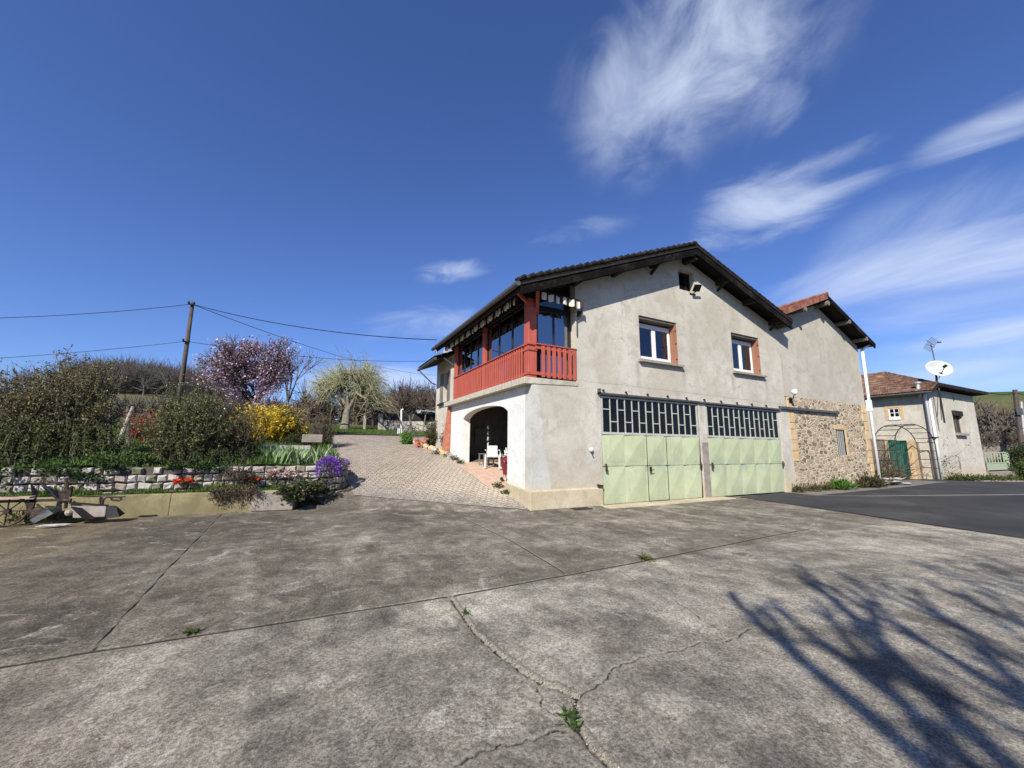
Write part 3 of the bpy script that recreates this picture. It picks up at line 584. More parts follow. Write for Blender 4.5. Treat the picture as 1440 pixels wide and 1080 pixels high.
mb=MB(); mb.add([(5.3,YF+.37,5.86),(7.0,YF+.37,5.86),(7.0,YF+.37,6.75),(5.3,YF+.37,6.1)],[(0,1,2,3)]); mb.build('gable_infill',M['soffit'],house)
rail=MB()
for z in (3.74,4.50): rail.beam((RX+.03,9.8,z),(RX+.03,15.9,z),.045,.09); rail.beam((RX+.2,YF+.05,z),(7.0,YF+.05,z),.045,.09)
rail=rail.build('balcony_rail',M['redx'],house,bevel=.004)
mb=MB(); mb.box(RX-.05,RX+.27,YF+.04,9.82,4.56,4.62); mb.beam((RX+.0,9.8,4.59),(RX+.0,16.0,4.59),.11,.035); mb.beam((RX+.2,YF+.03,4.59),(7.0,YF+.03,4.59),.1,.035); mb.build('handrail',M['redx'],house,bevel=.004)
for z in (3.70,4.40): mb=MB(); mb.box(RX-.04,RX+.26,YF+.05,9.80,z,z+.07); mb.build('post_collar',M['redx'],house)
n=0
for (ya,yb,k) in ((9.86,12.76,19),(12.96,15.9,19)):
    for i in range(k):
        y=ya+(yb-ya)*(i+.5)/k; mb=MB(); mb.box(RX-.025,RX+.004,y-.038,y+.038,3.635+random.uniform(-.004,.004),4.57); mb.build('baluster',M['red'],house,bevel=.003)
for i in range(7):
    x=5.83+i*.185; mb=MB(); mb.box(x-.055,x+.055,YF+.0,YF+.026,3.64,4.565); mb.build('baluster',M['red'],house,bevel=.003)
mb=MB(); mb.box(RX-.01,RX+.02,12.79,12.92,3.62,4.6); mb.build('rail_post',M['red'],house)
# awnings (rolled up) with scalloped striped valance
def valance(name,a,b,drop,n,parent):
    a=np.array(a,float); b=np.array(b,float); mb=MB(); k=6; th=np.cross(nz(b-a),(0,0,1))*.006
    for i in range(n):
        mb.cur=i%2; 
        wd=.62 if i%2==0 else .38
        s0=(i//2+(0 if i%2==0 else .62))/(n/2); s1=s0+wd/(n/2)
        for j in range(k):
            t0,t1=s0+(s1-s0)*j/k,s0+(s1-s0)*(j+1)/k
            def dz(t,): q=(t*(n/2)+.19)%1; return drop*(.78+.22*math.sin(math.pi*q))
            def wv(t): return np.array(th)*6*math.sin(t*n*2.2)
            p0,p1=a+(b-a)*t0+wv(t0),a+(b-a)*t1+wv(t1)
            q=[p0-th,p1-th,p1+th,p0+th]; mb.hexa([p+(0,0,-dz(t)) for p,t in zip(q,(t0,t1,t1,t0))]+q)
    return mb.build(name,[M['cream_cloth'],M['brown_cloth']],parent)
aw=thing('rolled_awning','cream and brown scalloped awning rolled up along the long side of the red balcony','awning',(5.1,12.8,5.9))
mb=MB(); mb.tube([(5.10,9.72,5.98),(5.10,16.3,5.98)],.07,10); mb.build('roller',M['brown_cloth'],aw)
valance('valance',(5.04,9.75,5.95),(5.04,12.95,5.95),.19,34,aw); valance('valance',(5.04,13.02,5.95),(5.04,16.25,5.95),.19,34,aw)
aw=thing('rolled_awning','short striped awning rolled up over the front end of the red balcony','awning',(6.2,9.2,5.9))
mb=MB(); mb.tube([(5.62,9.28,6.03),(7.02,9.28,6.03)],.07,10); mb.build('roller',M['brown_cloth'],aw); valance('valance',(5.62,9.19,6.04),(7.06,9.19,6.0),.22,12,aw)
mb=MB(); mb.tube([(7.06,9.2,5.98),(7.10,9.3,5.72),(7.02,YF-.02,5.45),(7.0,YF-.04,5.0)],.018,6); mb.box(7.02,7.12,YF-.1,YF,5.62,5.78); mb.build('folding_arm',M['frame_dark'],aw)
# windows with shutters folded in the reveal
def window(h,curt):
    x0,x1,z0,z1=h; yb=YF+.31; xw=x1+.0
    fr=MB(); w=.07
    fr.box(x0+.12,x0+.19,yb,yb+.06,z0+.05,z1-.14); fr.box(xw-.07,xw,yb,yb+.06,z0+.05,z1-.14); fr.box(x0+.19,xw-.07,yb,yb+.06,z1-.22,z1-.14); fr.box(x0+.19,xw-.07,yb,yb+.06,z0+.05,z0+.13)
    xm=(x0+.12+xw)/2
    for a,b in ((x0+.19,xm-.005),(xm+.005,xw-.07)):
        fr.box(a+.003,a+.08,yb-.02,yb+.04,z0+.13,z1-.22); fr.box(b-.08,b-.003,yb-.02,yb+.04,z0+.13,z1-.22); fr.box(a+.08,b-.08,yb-.018,yb+.04,z1-.30,z1-.222); fr.box(a+.08,b-.08,yb-.018,yb+.04,z0+.132,z0+.22)
    o=fr.build('window_frame',M['white_paint'],house,bevel=.004)
    for a,b in ((x0+.27,xm-.085),(xm+.085,xw-.15)):
        g=MB(); g.box(a,b,yb+.008,yb+.014,z0+.215,z1-.295); g.build('pane',M['glass'],o)
    c=MB(); 
    for i in range(8): c.tube([(curt+i*.07,yb+.11,z0+.1),(curt+i*.07,yb+.11,z1-.2)],.045,6)
    c.build('curtain',M['curtain'],o)
    s=MB(); s.box(x0+.0,x0+.11,yb-.16,yb+.05,z0,z1-.1); s.build('shutter',M['dark_timber'],house)
    s=MB()
    for i in range(2): s.box(x1-.045+.0,x1-.008,YF+.012+i*.145,YF+.152+i*.145,z0+.02,z1-.05)
    s=s.build('shutter',M['shutter'],house,bevel=.004,label='brown folding shutter')
    for z in (z0+.2,(z0+z1)/2,z1-.3): hm=MB(); hm.box(x1-.055,x1-.04,YF+.01,YF+.06,z-.02,z+.02); hm.build('hinge',M['black'],s)
    l=MB(); l.box(x0,x1,YF+.05,YF+.36,z1-.08,z1-.002); l.build('lintel_box',M['wood_grey'],house)
    s=MB(); s.hexa([(x0-.1,YF-.14,z0-.09),(x1+.12,YF-.14,z0-.09),(x1+.12,YF+.1,z0-.09),(x0-.1,YF+.1,z0-.09),(x0-.1,YF-.14,z0-.02),(x1+.12,YF-.14,z0-.02),(x1+.12,YF+.1,z0+.01),(x0-.1,YF+.1,z0+.01)]); s.build('window_sill',M['sill'],house,bevel=.006)
    r=MB(); r.box(x0-.3,x1+.3,YF+1.5,YF+1.6,z0-.6,z1+.4); r.build('room_wall',M['darkcon'],house)
window(W1,10.75); window(W2,15.45)
mb=MB(); x0,x1,z0,z1=AT; y=YF+.2
mb.box(x0,x0+.06,y,y+.05,z0,z1); mb.box(x1-.06,x1,y,y+.05,z0,z1); mb.box(x0+.06,x1-.06,y,y+.05,z1-.06,z1); mb.box(x0+.06,x1-.06,y,y+.05,z0,z0+.06); at_=mb.build('attic_window',M['frame_dark'],house)
mb=MB(); mb.box(x0+.06,x1-.06,y+.02,y+.026,z0+.06,z1-.06); mb.build('pane',M['glass_dark'],at_)
fl=thing('floodlight','small black floodlight tilted down under the attic window','floodlight',(12.35,9.3,7.4))
mb=MB(); c=np.array((12.33,9.20,7.50)); dx=np.array((.17,0,.03)); dn=nz((-.15,-.75,-.6)); up=np.cross(nz(dx),dn); up=up*.13
mb.hexa([c-dx-up,c+dx-up,c+dx-up-dn*.07,c-dx-up-dn*.07,c-dx+up,c+dx+up,c+dx+up-dn*.07,c-dx+up-dn*.07]); mb.build('lamp_head',M['black'],fl)
g=MB(); k=dn*.004; g.add([c-dx*.85-up*.85+k,c+dx*.85-up*.85+k,c+dx*.85+up*.85+k,c-dx*.85+up*.85+k],[(0,1,2,3)]); g.build('lens',M['black'],fl)
mb=MB(); mb.tube([(12.33,YF,7.36),(12.33,9.33,7.38),(12.33,9.26,7.46)],.018,6); mb.box(12.2,12.5,YF-.02,YF,7.33,7.39); mb.build('bracket',M['black'],fl)
# garage doors
def garage(x0,x1,cols,small=None):
    z0,zm,z1=.03,2.08,3.24; y=YF+.03
    cw=(x1-x0)/cols; mb=MB()
    for c in range(cols):
        for r in range(2):
            a=x0+c*cw+.006; b=a+cw-.012; lo=z0+r*(1.10)+.006; hi=(z0+1.10 if r==0 else zm)-.006; R_=.035
            q=[(a,y-R_,lo),(b,y,lo),(b,y-R_,hi),(a,y,hi)]; bk=[(a,y+.03,lo),(b,y+.03,lo),(b,y+.03,hi),(a,y+.03,hi)]
            mb.add(q+bk,[(0,1,2),(0,2,3),(0,4,5,1),(1,5,6,2),(2,6,7,3),(3,7,4,0)])
    d=mb.build('garage_door',M['green_door'],house,label=None)
    s=MB(); s.box(x0,x1,y+.032,y+.05,z0,zm); s.build('door_sheet',M['dark_timber'],d)
    # top light: staggered steel glazing bars
    fr=MB(); n=14; w=(x1-x0-.1)/n; ya=y-.02; yb=y+.03; bw=.0125
    fr.box(x0,x1,ya-.01,yb,zm,zm+.07); fr.box(x0,x1,ya-.01,yb,z1-.05,z1); fr.box(x0,x0+.05,ya-.01,yb,zm+.07,z1-.05); fr.box(x1-.05,x1,ya-.01,yb,zm+.07,z1-.05)
    za,zb=zm+.07,z1-.05
    for i in range(1,n): X_=x0+.05+w*i; fr.box(X_-bw,X_+bw,ya,yb,za,zb)
    for i in range(n):
        X_=x0+.05+w*i; zz=za+(zb-za)*(.67 if (i%2==(0 if cols==5 and small else 1)) else .31); fr.box(X_+bw,X_+w-bw,ya+.004,yb,zz-.015,zz+.015)
    o=fr.build('top_light',M['steel_pale'],d)
    g=MB(); g.box(x0+.05,x1-.05,y+.008,y+.014,za,zb); g.build('pane',M['glass_dark'],o)
    for X_,Z_ in ((x0+.08,1.0),(x1-.07,1.02)):
        g=MB(); g.box(X_-.02,X_+.02,y-.10,y-.06,Z_-.02,Z_+.2); g.tube([(X_,y-.13,Z_),(X_,y-.13,Z_+.14)],.012,6); g.build('latch',M['rust'],d)
    return d
d1=garage(7.88,12.18,5,True)
mb=MB(); y=YF-.055
for a,b in (((9.62,y,.05),(9.62,y,2.04)),((10.50,y,.05),(10.50,y,2.04)),((9.62,y,.05),(10.5,y,.05))): mb.beam(a,b,.012,.014,(0,1,0))
w_=mb.build('wicket_door_gap',M['frame_dark'],d1)
mb=MB(); mb.box(9.70,9.77,y-.03,y,.95,1.1); mb.tube([(9.73,y-.05,1.0),(9.85,y-.05,1.0)],.012,6); mb.build('handle',M['black'],d1)
d2=garage(12.64,17.03,5)
mb=MB(); mb.box(12.20,12.60,YF-.02,YF+.1,-.3,3.27); mb.build('door_pillar',M['render'],house)
mb=MB(); mb.box(12.28,12.60,YF-.024,YF-.018,.0,1.9); mb.build('worn_pillar_edge',M['stepcon'],house)
mb=MB(); mb.box(7.74,12.2,YF-.10,YF-.0,3.285,3.335); mb.box(7.74,7.80,YF-.10,YF,3.28,3.45); mb.box(12.2,17.15,YF-.10,YF-.0,3.27,3.325); track=mb.build('door_track',M['zinc'],house)
mb=MB(); 
for k in range(11):
    x=7.95+k*.92; mb.box(x-.025,x+.025,YF-.06,YF,3.40,3.44); mb.beam((x,YF-.03,3.42),(x+.05,YF-.05,3.34),.02,.02)
mb.build('track_bracket',M['rust'],track)
mb=MB(); mb.box(17.16,21.7,YF-.12,YF-.03,3.33,3.43); mb.build('sliding_rail',M['zinc'],house)
mb=MB(); mb.box(7.7,13.2,8.95,YF+.0,-.2,.028); mb.build('door_threshold',M['plinth'],house,bevel=.01)
mb=MB()
for k in range(9): mb.box(6.62+k*.06,6.655+k*.06,9.13,9.30,-.0,.022)
mb.box(6.58,7.18,9.10,9.13,-.01,.024); mb.box(6.58,7.18,9.30,9.33,-.01,.024); tag(mb.build('drain_grate',M['rust'],loc=(6.9,9.2,0)),'small rusty drain grate in the yard at the foot of the house plinth','drain grate')
mb=MB(); mb.blob((7.42,YF-.05,1.62),(.07,.06,.07),10,.02); l_=mb.build('wall_switch',M['white_plastic'],house); mb=MB(); mb.tube([(7.42,YF-.06,1.56),(7.44,YF-.1,1.48)],.02,6); mb.build('plug',M['black'],l_)
mb=MB(); mb.beam((7.6,YF-.08,.60),(7.78,YF-.08,.57),.07,.06); mb.build('wall_hook',M['rust'],house)

# ---------------------------------------------------------------- barn
barn=thing('stone_barn','narrow barn with rendered gable over rubble stone base and red brown tiles','barn',(21,13,0))
bp=(20.95,8.50)
def bz(x): return bp[1]-(.375*(bp[0]-x) if x<bp[0] else .43*(x-bp[0]))
BX1=24.56
BW=(21.45,22.2,1.46,2.61)
mb=MB(); wall(mb,'y',YF+.012,.4,XR+.001,BX1,3.9,lambda x:bz(x)-.02,[],(bp[0],)); wall(mb,'x',BX1-.3,.299,YF+.42,17,3.9,6.7); mb.build('gable_wall',M['render_barn'],barn)
mb=MB(); wall(mb,'y',YF+.012,.4,XR+.001,BX1,-.3,3.9,[BW]); wall(mb,'x',BX1-.3,.299,YF+.42,17,-.3,3.9); mb.box(XR,BX1-.3,17,17.3,0,6.5); mb.build('stone_wall',M['rubble'],barn)
mb=MB(); mb.box(17.1,XR+.16,YF-.014,YF+.0,-.2,3.3); mb.build('render_return',M['render'],barn)
def quoins(xa,sgn,z0,z1,seed,par,y=None):
    r=random.Random(seed); z=z0; y=YF if y is None else y
    while z<z1-.1:
        h=r.uniform(.28,.5); w=r.uniform(.28,.5); zz=min(z+h,z1)
        mb=MB(); mb.box(min(xa,xa+sgn*w),max(xa,xa+sgn*w),y-.012,y+.06,z+.008,zz-.008); mb.build('quoin',M['ochre'],par,bevel=.02); z=zz
quoins(BX1+.004,-1,-.05,3.88,3,barn); quoins(XR+.17,1,1.2,3.88,5,barn)
mb=MB(); mb.box(21.3,22.4,YF+.002,YF+.1,2.61,2.8); mb.box(22.2,22.38,YF+.0,YF+.1,1.4,2.61); mb.build('window_surround',M['ochre'],barn,bevel=.015)
wb=MB(); wb.box(21.45,22.2,YF+.14,YF+.17,1.46,2.61); wf=wb.build('barn_window',M['glass_dark'],barn)
for i in range(5):
    g=MB(); g.box(21.50+i*.155,21.545+i*.155,YF+.05,YF+.08,1.46,2.61); g.build('bar',M['galv'],wf)
BY=8.93
mb=MB(); slope(mb,17.25,bz(17.25)+.27,bp[0],bp[1]+.27,BY,17.2); slope(mb,25.05,bz(25.05)+.27,bp[0],bp[1]+.27,BY,17.2); mb.tube([(bp[0],BY-.03,bp[1]+.33),(bp[0],17.2,bp[1]+.33)],.11,8)
mb.build('roof',M['tile_red'],barn)
mb=MB()
for xa in (17.3,25.0):
    za,zb=bz(xa)+.18,bp[1]+.18; mb.hexa([(xa,BY+.03,za-.03),(bp[0],BY+.03,zb-.03),(bp[0],17.0,zb-.03),(xa,17.0,za-.03),(xa,BY+.03,za+.05),(bp[0],BY+.03,zb+.05),(bp[0],17,zb+.05),(xa,17,za+.05)])
mb.build('soffit',M['soffit'],barn)
mb=MB(); xa=17.25; mb.hexa([(xa,BY-.03,bz(xa)+.10),(bp[0],BY-.03,bp[1]+.10),(bp[0],BY+.03,bp[1]+.10),(xa,BY+.03,bz(xa)+.10),(xa,BY-.03,bz(xa)+.34),(bp[0],BY-.03,bp[1]+.34),(bp[0],BY+.03,bp[1]+.34),(xa,BY+.03,bz(xa)+.34)]); mb.build('verge_board',M['tile_red'],barn,bevel=.01)
mb=MB(); xa=25.03; mb.hexa([(xa,BY-.03,bz(xa)+.0),(bp[0],BY-.03,bp[1]+.0),(bp[0],BY+.03,bp[1]+.0),(xa,BY+.03,bz(xa)+.0),(xa,BY-.03,bz(xa)+.27),(bp[0],BY-.03,bp[1]+.30),(bp[0],BY+.03,bp[1]+.30),(xa,BY+.03,bz(xa)+.27)]); mb.build('bargeboard',M['bargeboard'],barn,bevel=.01)
for x in (18.9,22.7,24.2):
    mb=MB(); z=bz(x)+.02; mb.tube([(x,BY-.05,z),(x,YF+.03,z)],.10,8); mb.build('purlin',M['wood_grey'],barn)
mb=MB(); mb.tube([(bp[0],BY-.03,8.4),(bp[0],YF+.03,8.4)],.12,8); mb.build('purlin',M['wood_grey'],barn)
mb=MB(); mb.tube([(24.62,9.30,6.75),(24.66,9.33,4.3),(24.66,9.33,-.02)],.065,12); mb.tube([(24.85,9.0,6.95),(24.62,9.3,6.72)],.05,8); dp=mb.build('downpipe',M['white_paint'],barn,smooth=True)
mb=MB(); mb.box(24.58,24.75,9.25,9.44,3.6,4.15); mb.build('pipe_box',M['white_paint'],dp)
mb=MB(); mb.tube([(25.07,BY-.02,6.93),(25.07,17,6.93)],.07,8); mb.build('gutter',M['zinc'],barn)
lamp=thing('wall_lamp','round white lamp on a bent arm at the join between house and barn','wall lamp',(17.85,9.4,3.95))
mb=MB(); mb.tube([(18.0,YF,3.72),(17.95,9.3,3.78),(17.8,9.15,3.95)],.02,6); mb.box(17.9,18.1,YF-.04,YF,3.62,3.82); mb.build('arm',M['black'],lamp)
mb=MB(); mb.tube([(17.76,9.15,4.13),(17.78,9.15,4.12),(17.82,9.13,3.97),(17.83,9.13,3.92)],[.03,.10,.11,.04],12); mb.build('lamp_shade',M['white_plastic'],lamp,smooth=True)

# ---------------------------------------------------------------- right hand house
XH,YH=36.97,10.97
hs=thing('small_house','small pale two storey house with mossy brown tiled roof beside the barn','house',(41.5,14,0))
mb=MB(); wall(mb,'x',XH,.3,YH+.3,19,-1,5.62,[(12.36,12.95,4.03,4.70)]); wall(mb,'y',YH,.3,XH,46.1,-1.2,lambda x:5.95,[(41.35,42.95,3.0,4.55),(41.95,42.3,5.2,5.7),(41.0,41.18,1.33,1.5)]); mb.box(45.8,46.1,YH+.3,19,-1,5.9); mb.build('wall',M['render_pale'],hs)
A_=(36.4,19.5,5.62); B_=(36.4,10.40,5.62); Cc=P(1320,538.5,1,10.40); Cc=(Cc[0],10.40,Cc[2]); D_=P(1245,523,1,14.2); D_=(D_[0],14.2,D_[2]); E_=(47.3,10.40,P(1388,551,1,10.4)[2]); G_=(47.3,19.5,5.6); 
mb=MB()
A_,B_,Cc,D_,E_,G_=map(np.array,(A_,B_,Cc,D_,E_,G_)); K_=np.array((D_[0],19.5,D_[2]))
# left slope made of overlapping tile courses, ridge side D-K
n=26; m=11; rows=[]
for r in range(m):
    for t,k in ((r/m,.05),((r+1)/m,.01)):
        row=[]
        for c in range(n*4+1):
            s_=c/(n*4); lo=B_+(A_-B_)*s_
            u_=s_; 
            if u_<.18: hi=Cc+(D_-Cc)*(u_/.18)
            elif u_<.5: hi=D_
            else: hi=D_+(K_-D_)*((u_-.5)/.5)
            p=lo+(hi-lo)*t; row.append(p+np.array([-.02,0,1])*(k+.045*abs(math.sin(c*math.pi/2+.4))+random.uniform(-.008,.008)))
        rows.append(row)
nc=n*4+1; mb.add([p for r in rows for p in r],[(r*nc+c,r*nc+c+1,(r+1)*nc+c+1,(r+1)*nc+c) for r in range(len(rows)-1) for c in range(nc-1)])
mb.build('roof',M['tile_brown'],hs)
mb=MB(); dz=np.array((0,0,.12)); mb.add([Cc,E_,D_,G_,K_],[(0,1,2),(1,3,4,2)]); mb.add([B_-dz,Cc-dz*1.2,E_-dz*1.6,G_-dz,A_-dz],[(0,1,2,3,4)]); mb.add([Cc-dz*1.6,E_-dz*2.,E_,Cc,B_-dz*1.6,B_],[(0,1,2,3),(4,0,3,5)]); mb.build('front_roof',M['tile_dark'],hs)
mb=MB(); mb.beam(B_+(.0,-.02,-.08),E_+(0,-.02,-.30),.05,.12) if False else None
mb=MB(); mb.tube([B_+(-.05,0,-.06),A_+(-.05,0,-.06)],.07,8); mb.build('gutter',M['zinc'],hs)
mb=MB(); mb.box(XH+.02,XH+.06,12.36,12.42,4.03,4.70); mb.box(XH+.02,XH+.06,12.89,12.95,4.03,4.7); mb.box(XH+.02,XH+.06,12.42,12.89,4.03,4.1); mb.box(XH+.02,XH+.06,12.42,12.89,4.63,4.7); mb.box(XH+.02,XH+.05,12.63,12.68,4.1,4.63); mb.box(XH+.022,XH+.052,12.42,12.89,4.34,4.38); o=mb.build('window',M['white_paint'],hs)
mb=MB(); mb.box(XH+.055,XH+.06,12.42,12.89,4.1,4.63); mb.build('pane',M['glass_dark'],o)
mb=MB(); mb.box(XH-.015,XH+.1,12.14,12.359,3.85,4.9); mb.box(XH-.015,XH+.1,12.951,13.17,3.85,4.9); mb.box(XH-.017,XH+.1,12.359,12.951,4.701,4.9); mb.build('window_surround',M['ochre'],hs,bevel=.01)
mb=MB(); mb.box(XH-.05,XH+.1,12.33,12.98,3.85,4.02); mb.build('window_sill',M['white_paint'],hs)
mb=MB(); y=YH+.12; mb.box(41.35,41.43,y,y+.06,3,4.3); mb.box(42.87,42.95,y,y+.06,3,4.3); mb.box(42.1,42.2,y,y+.06,3,4.3); o=mb.build('window',M['wood_grey'],hs); mb=MB(); mb.box(41.43,42.87,y+.03,y+.035,3,4.3); mb.build('pane',M['glass_dark'],o)
mb=MB(); mb.box(42.2,42.85,y+.08,y+.1,3,4.3); mb.build('curtain',M['cream_cloth'],o)
mb=MB(); mb.box(41.28,43.02,YH-.12,YH+.15,4.25,4.62); mb.build('shutter_box',M['dark_timber'],hs,bevel=.02)
mb=MB(); mb.box(41.25,43.15,YH-.22,YH+.1,2.82,3.0); mb.build('window_sill',M['sill'],hs)
mb=MB(); mb.box(41.95,42.3,YH+.2,YH+.25,5.2,5.7); mb.box(41.0,41.18,YH+.2,YH+.25,1.33,1.5); mb.build('vent_back',M['black'],hs)
mb=MB(); mb.add([(41.0,YH-.004,1.33),(41.2,YH-.004,1.33),(41.35,YH-.004,.6),(41.2,YH-.004,.25),(41.02,YH-.004,.5)],[(0,1,2,3,4)]); mb.build('water_stain',M['stepcon'],hs)
mb=MB(); mb.tube([(XH-.42,10.8,5.5),(XH-.12,10.9,5.2),(XH-.12,10.9,-.1)],.085,10); mb.tube([(XH+.35,YH-.1,5.4),(XH+.35,YH-.1,-.1)],.085,10); dpp=mb.build('downpipe',M['white_paint'],hs,smooth=True)
mb=MB(); mb.box(XH-.25,XH+.6,YH-.2,YH-.02,2.55,2.62); mb.tube([(XH+.12,YH-.06,5.3),(XH+.12,YH-.06,-.1)],.05,8); mb.build('pipe_bracket',M['black'],hs)
# chimney flue
mb=MB(); p=P(1291,545,0,XH-.1); mb.tube([(XH-.1,p[1],5.3),(XH-.1,p[1],6.25)],.11,8); mb.disc((XH-.1,p[1],6.3),(0,0,1),.2,.1,10); tag(mb.build('flue_pipe',M['galv'],loc=(XH-.1,p[1],5.3)),'short white flue with a cap at the gutter corner of the small house','flue')
ds=thing('satellite_dish','large white satellite dish on a mast at the near corner of the small house roof','satellite dish',tuple(P(1320,545,1,10.5)))
c=P(1318,520,1,10.5); b=BASE[ds]
mb=MB(); mb.tube([b-(0,0,2.4),b-(0,0,.2),(c[0],c[1]+.1,c[2]-.1)],.05,8); mb.tube([b-(.35,-.2,2.0),b-(.1,0,.0)],.02,6); mb.tube([b-(-.3,-.2,2.2),b-(.0,0,.0)],.02,6); mb.build('mast',M['black'],ds)
ax=nz((-.62,-.72,.36)); u=nz(np.cross(ax,(0,0,1))); w_=np.cross(ax,u); vs=[c]; fs=[]; R1=.70
for i in range(1,6):
    for k in range(24):
        t=2*math.pi*k/24; r=R1*i/5; vs.append(c+u*r*1.08*math.cos(t)+w_*r*.88*math.sin(t)+ax*(.22*(i/5)**2))
for k in range(24): fs.append((0,1+k,1+(k+1)%24))
for i in range(4):
    for k in range(24): a=1+i*24; fs.append((a+k,a+24+k,a+24+(k+1)%24,a+(k+1)%24))
mb=MB(); mb.add(vs,fs); o=mb.build('reflector',M['dish'],ds,smooth=True); sm=o.modifiers.new('thick','SOLIDIFY'); sm.thickness=.02
mb=MB(); e=c+ax*.75-np.array((0,0,.15)); mb.tube([c-w_*.75*0-np.array((0,0,.6)),e],.025,6); mb.tube([e+ax*.08,e-ax*.12],.09,8); mb.build('feed_arm',M['black'],ds)
an=thing('tv_antenna','thin grid television antenna on a mast above the satellite dish','antenna',tuple(P(1316,538,1,11.5)))
t0=P(1315,510,1,11.5); t1=P(1309,484,1,11.5); mb=MB(); mb.tube([BASE[an],t0,t1],.03,6); mb.build('mast',M['zinc'],an)
mb=MB(); 
for k in range(7):
    o_=t1+np.array((-.7+k*.2,0,.1-.02*k)); mb.tube([o_+(0,-.3,.30),o_+(.1,.3,-.45)],.014,4)
mb.tube([t1+(-.75,0,.2),t1+(.6,0,.0)],.018,5); mb.tube([t1+(-.75,0,-.1),t1+(.6,0,-.15)],.014,5); mb.build('grid',M['zinc'],an)
mb=MB(); mb.tube([t1+(-.5,-.5,-.05),t1+(.15,-.5,.05)],.05,5); mb.build('dipole',M['black'],an)

# ---------------------------------------------------------------- between barn and small house: garden entrance
YG=9.9
gw=thing('gate_wall','rubble garden wall with ochre gate piers between barn and small house','wall',(30,11,0))
def seg_wall(a,b,z0,z1,th,mat,par,name):
    mb=MB(); mb.hexa([(*p,z) for z in (z0,z1) for p in ((a[0],a[1]),(b[0],b[1]),(b[0]+.0,b[1]+th),(a[0],a[1]+th))]); return mb.build(name,mat,par,bevel=.03)
ga=P(1252,666,2,-.0); gb=P(1286,670,2,-.02)
GA=W(1246,640,30.5)[:2]; GB=W(1286,640,33.0)[:2]
# the gate line runs from the barn corner to the small house corner
L0=np.array((25.9,10.6)); L1=np.array((XH-.3,11.6))
def onl(px):
    r=ray(px,640); # intersect with line L0-L1
    A=np.array([[r[0],-(L1-L0)[0]],[r[1],-(L1-L0)[1]]]); t=np.linalg.solve(A,L0); return L0+(L1-L0)*t[1]
def zl(px,py):
    q=onl(px); D=math.hypot(*q); return W(px,py,D)[2]
q0,q1,q2,q3,q4=onl(1226),onl(1249),onl(1284.5),onl(1298),onl(1314)
for a,b,zt_,mt,nm in ((q0,onl(1247),zl(1240,617),M['rubble2'],'rubble_panel'),(onl(1247),onl(1251.5),zl(1250,617),M['ochre'],'pier'),(q2,onl(1291),zl(1288,619),M['ochre'],'pier'),(onl(1291),q4,zl(1300,622),M['rubble2'],'rubble_panel')):
    seg_wall(a,b,-.3,zt_,.45,mt,gw,nm)
gt=thing('garden_gate','dark green sheet metal garden gate with wrought top standing between the stone piers','gate',(*(q1+q2)/2,0))
a,b=onl(1252.2),onl(1272); mb=MB(); zt_=zl(1262,637); mb.hexa([(*p,z) for z in (0.05,zt_) for p in (a+(0,.1),b+(0,.1),b+(0,.14),a+(0,.14))]); mb.build('gate_leaf',M['green_gate'],gt)
c1=onl(1284)+(-.1,.2); c0=c1+(.0,.95); mb=MB(); zt2=zl(1278,619); mb.hexa([(*p,z) for z in (.05,zt2) for p in (c0,c1,c1+(.04,0),c0+(.04,0))]); mb.build('gate_leaf',M['green_dark'],gt)
mb=MB()
for (p,q) in ((a,b),): 
    for k in range(9): t=k/8; e=p+(q-p)*t; mb.tube([(*e,zt_),(*e,zt_+.55+.25*math.sin(t*3.14))],.022,5)
    mb.tube([(*(p+(q-p)*i/10),zt_+.5+.25*math.sin(i/10*3.14)) for i in range(11)],.025,5); mb.tube([(*p,zt_+.25),(*q,zt_+.25)],.02,5)
for k in range(3): mb.tube([(*(a+(b-a)*.1),.3+k*.5),(*(a+(b-a)*.9),1.2+k*.3)],.015,4)
mb.build('wrought_top',M['green_gate'],gt)
arc=thing('rose_arch','thin rusty iron arch trellis standing over the green garden gate','garden arch',(*(q1+q2)/2,0))
mb=MB(); w0,w1=onl(1232),onl(1291); ztop=zl(1262,597.5); zb_=zl(1236,618)
for off in (0,-.9):
    pts=[]
    for k in range(15):
        t=math.pi*k/14; q=w0+(w1-w0)*(.5-.5*math.cos(t)); pts.append((q[0],q[1]+off,zb_-.2+(ztop-zb_+.2)*math.sin(t)))
    pts=[(pts[0][0],pts[0][1],0)]+pts+[(pts[-1][0],pts[-1][1],0)]; mb.tube(pts,.028,5)
for k in range(1,9):
    t=math.pi*k/9; q=w0+(w1-w0)*(.5-.5*math.cos(t)); z=zb_-.2+(ztop-zb_+.2)*math.sin(t); mb.tube([(q[0],q[1],z),(q[0],q[1]-.9,z)],.018,4)
for k in range(4):
    z=.6+k*.55
    for q in (w0,w1): mb.tube([(q[0],q[1],z),(q[0],q[1]-.9,z)],.018,4)
mb.build('hoops',M['rust'],arc)

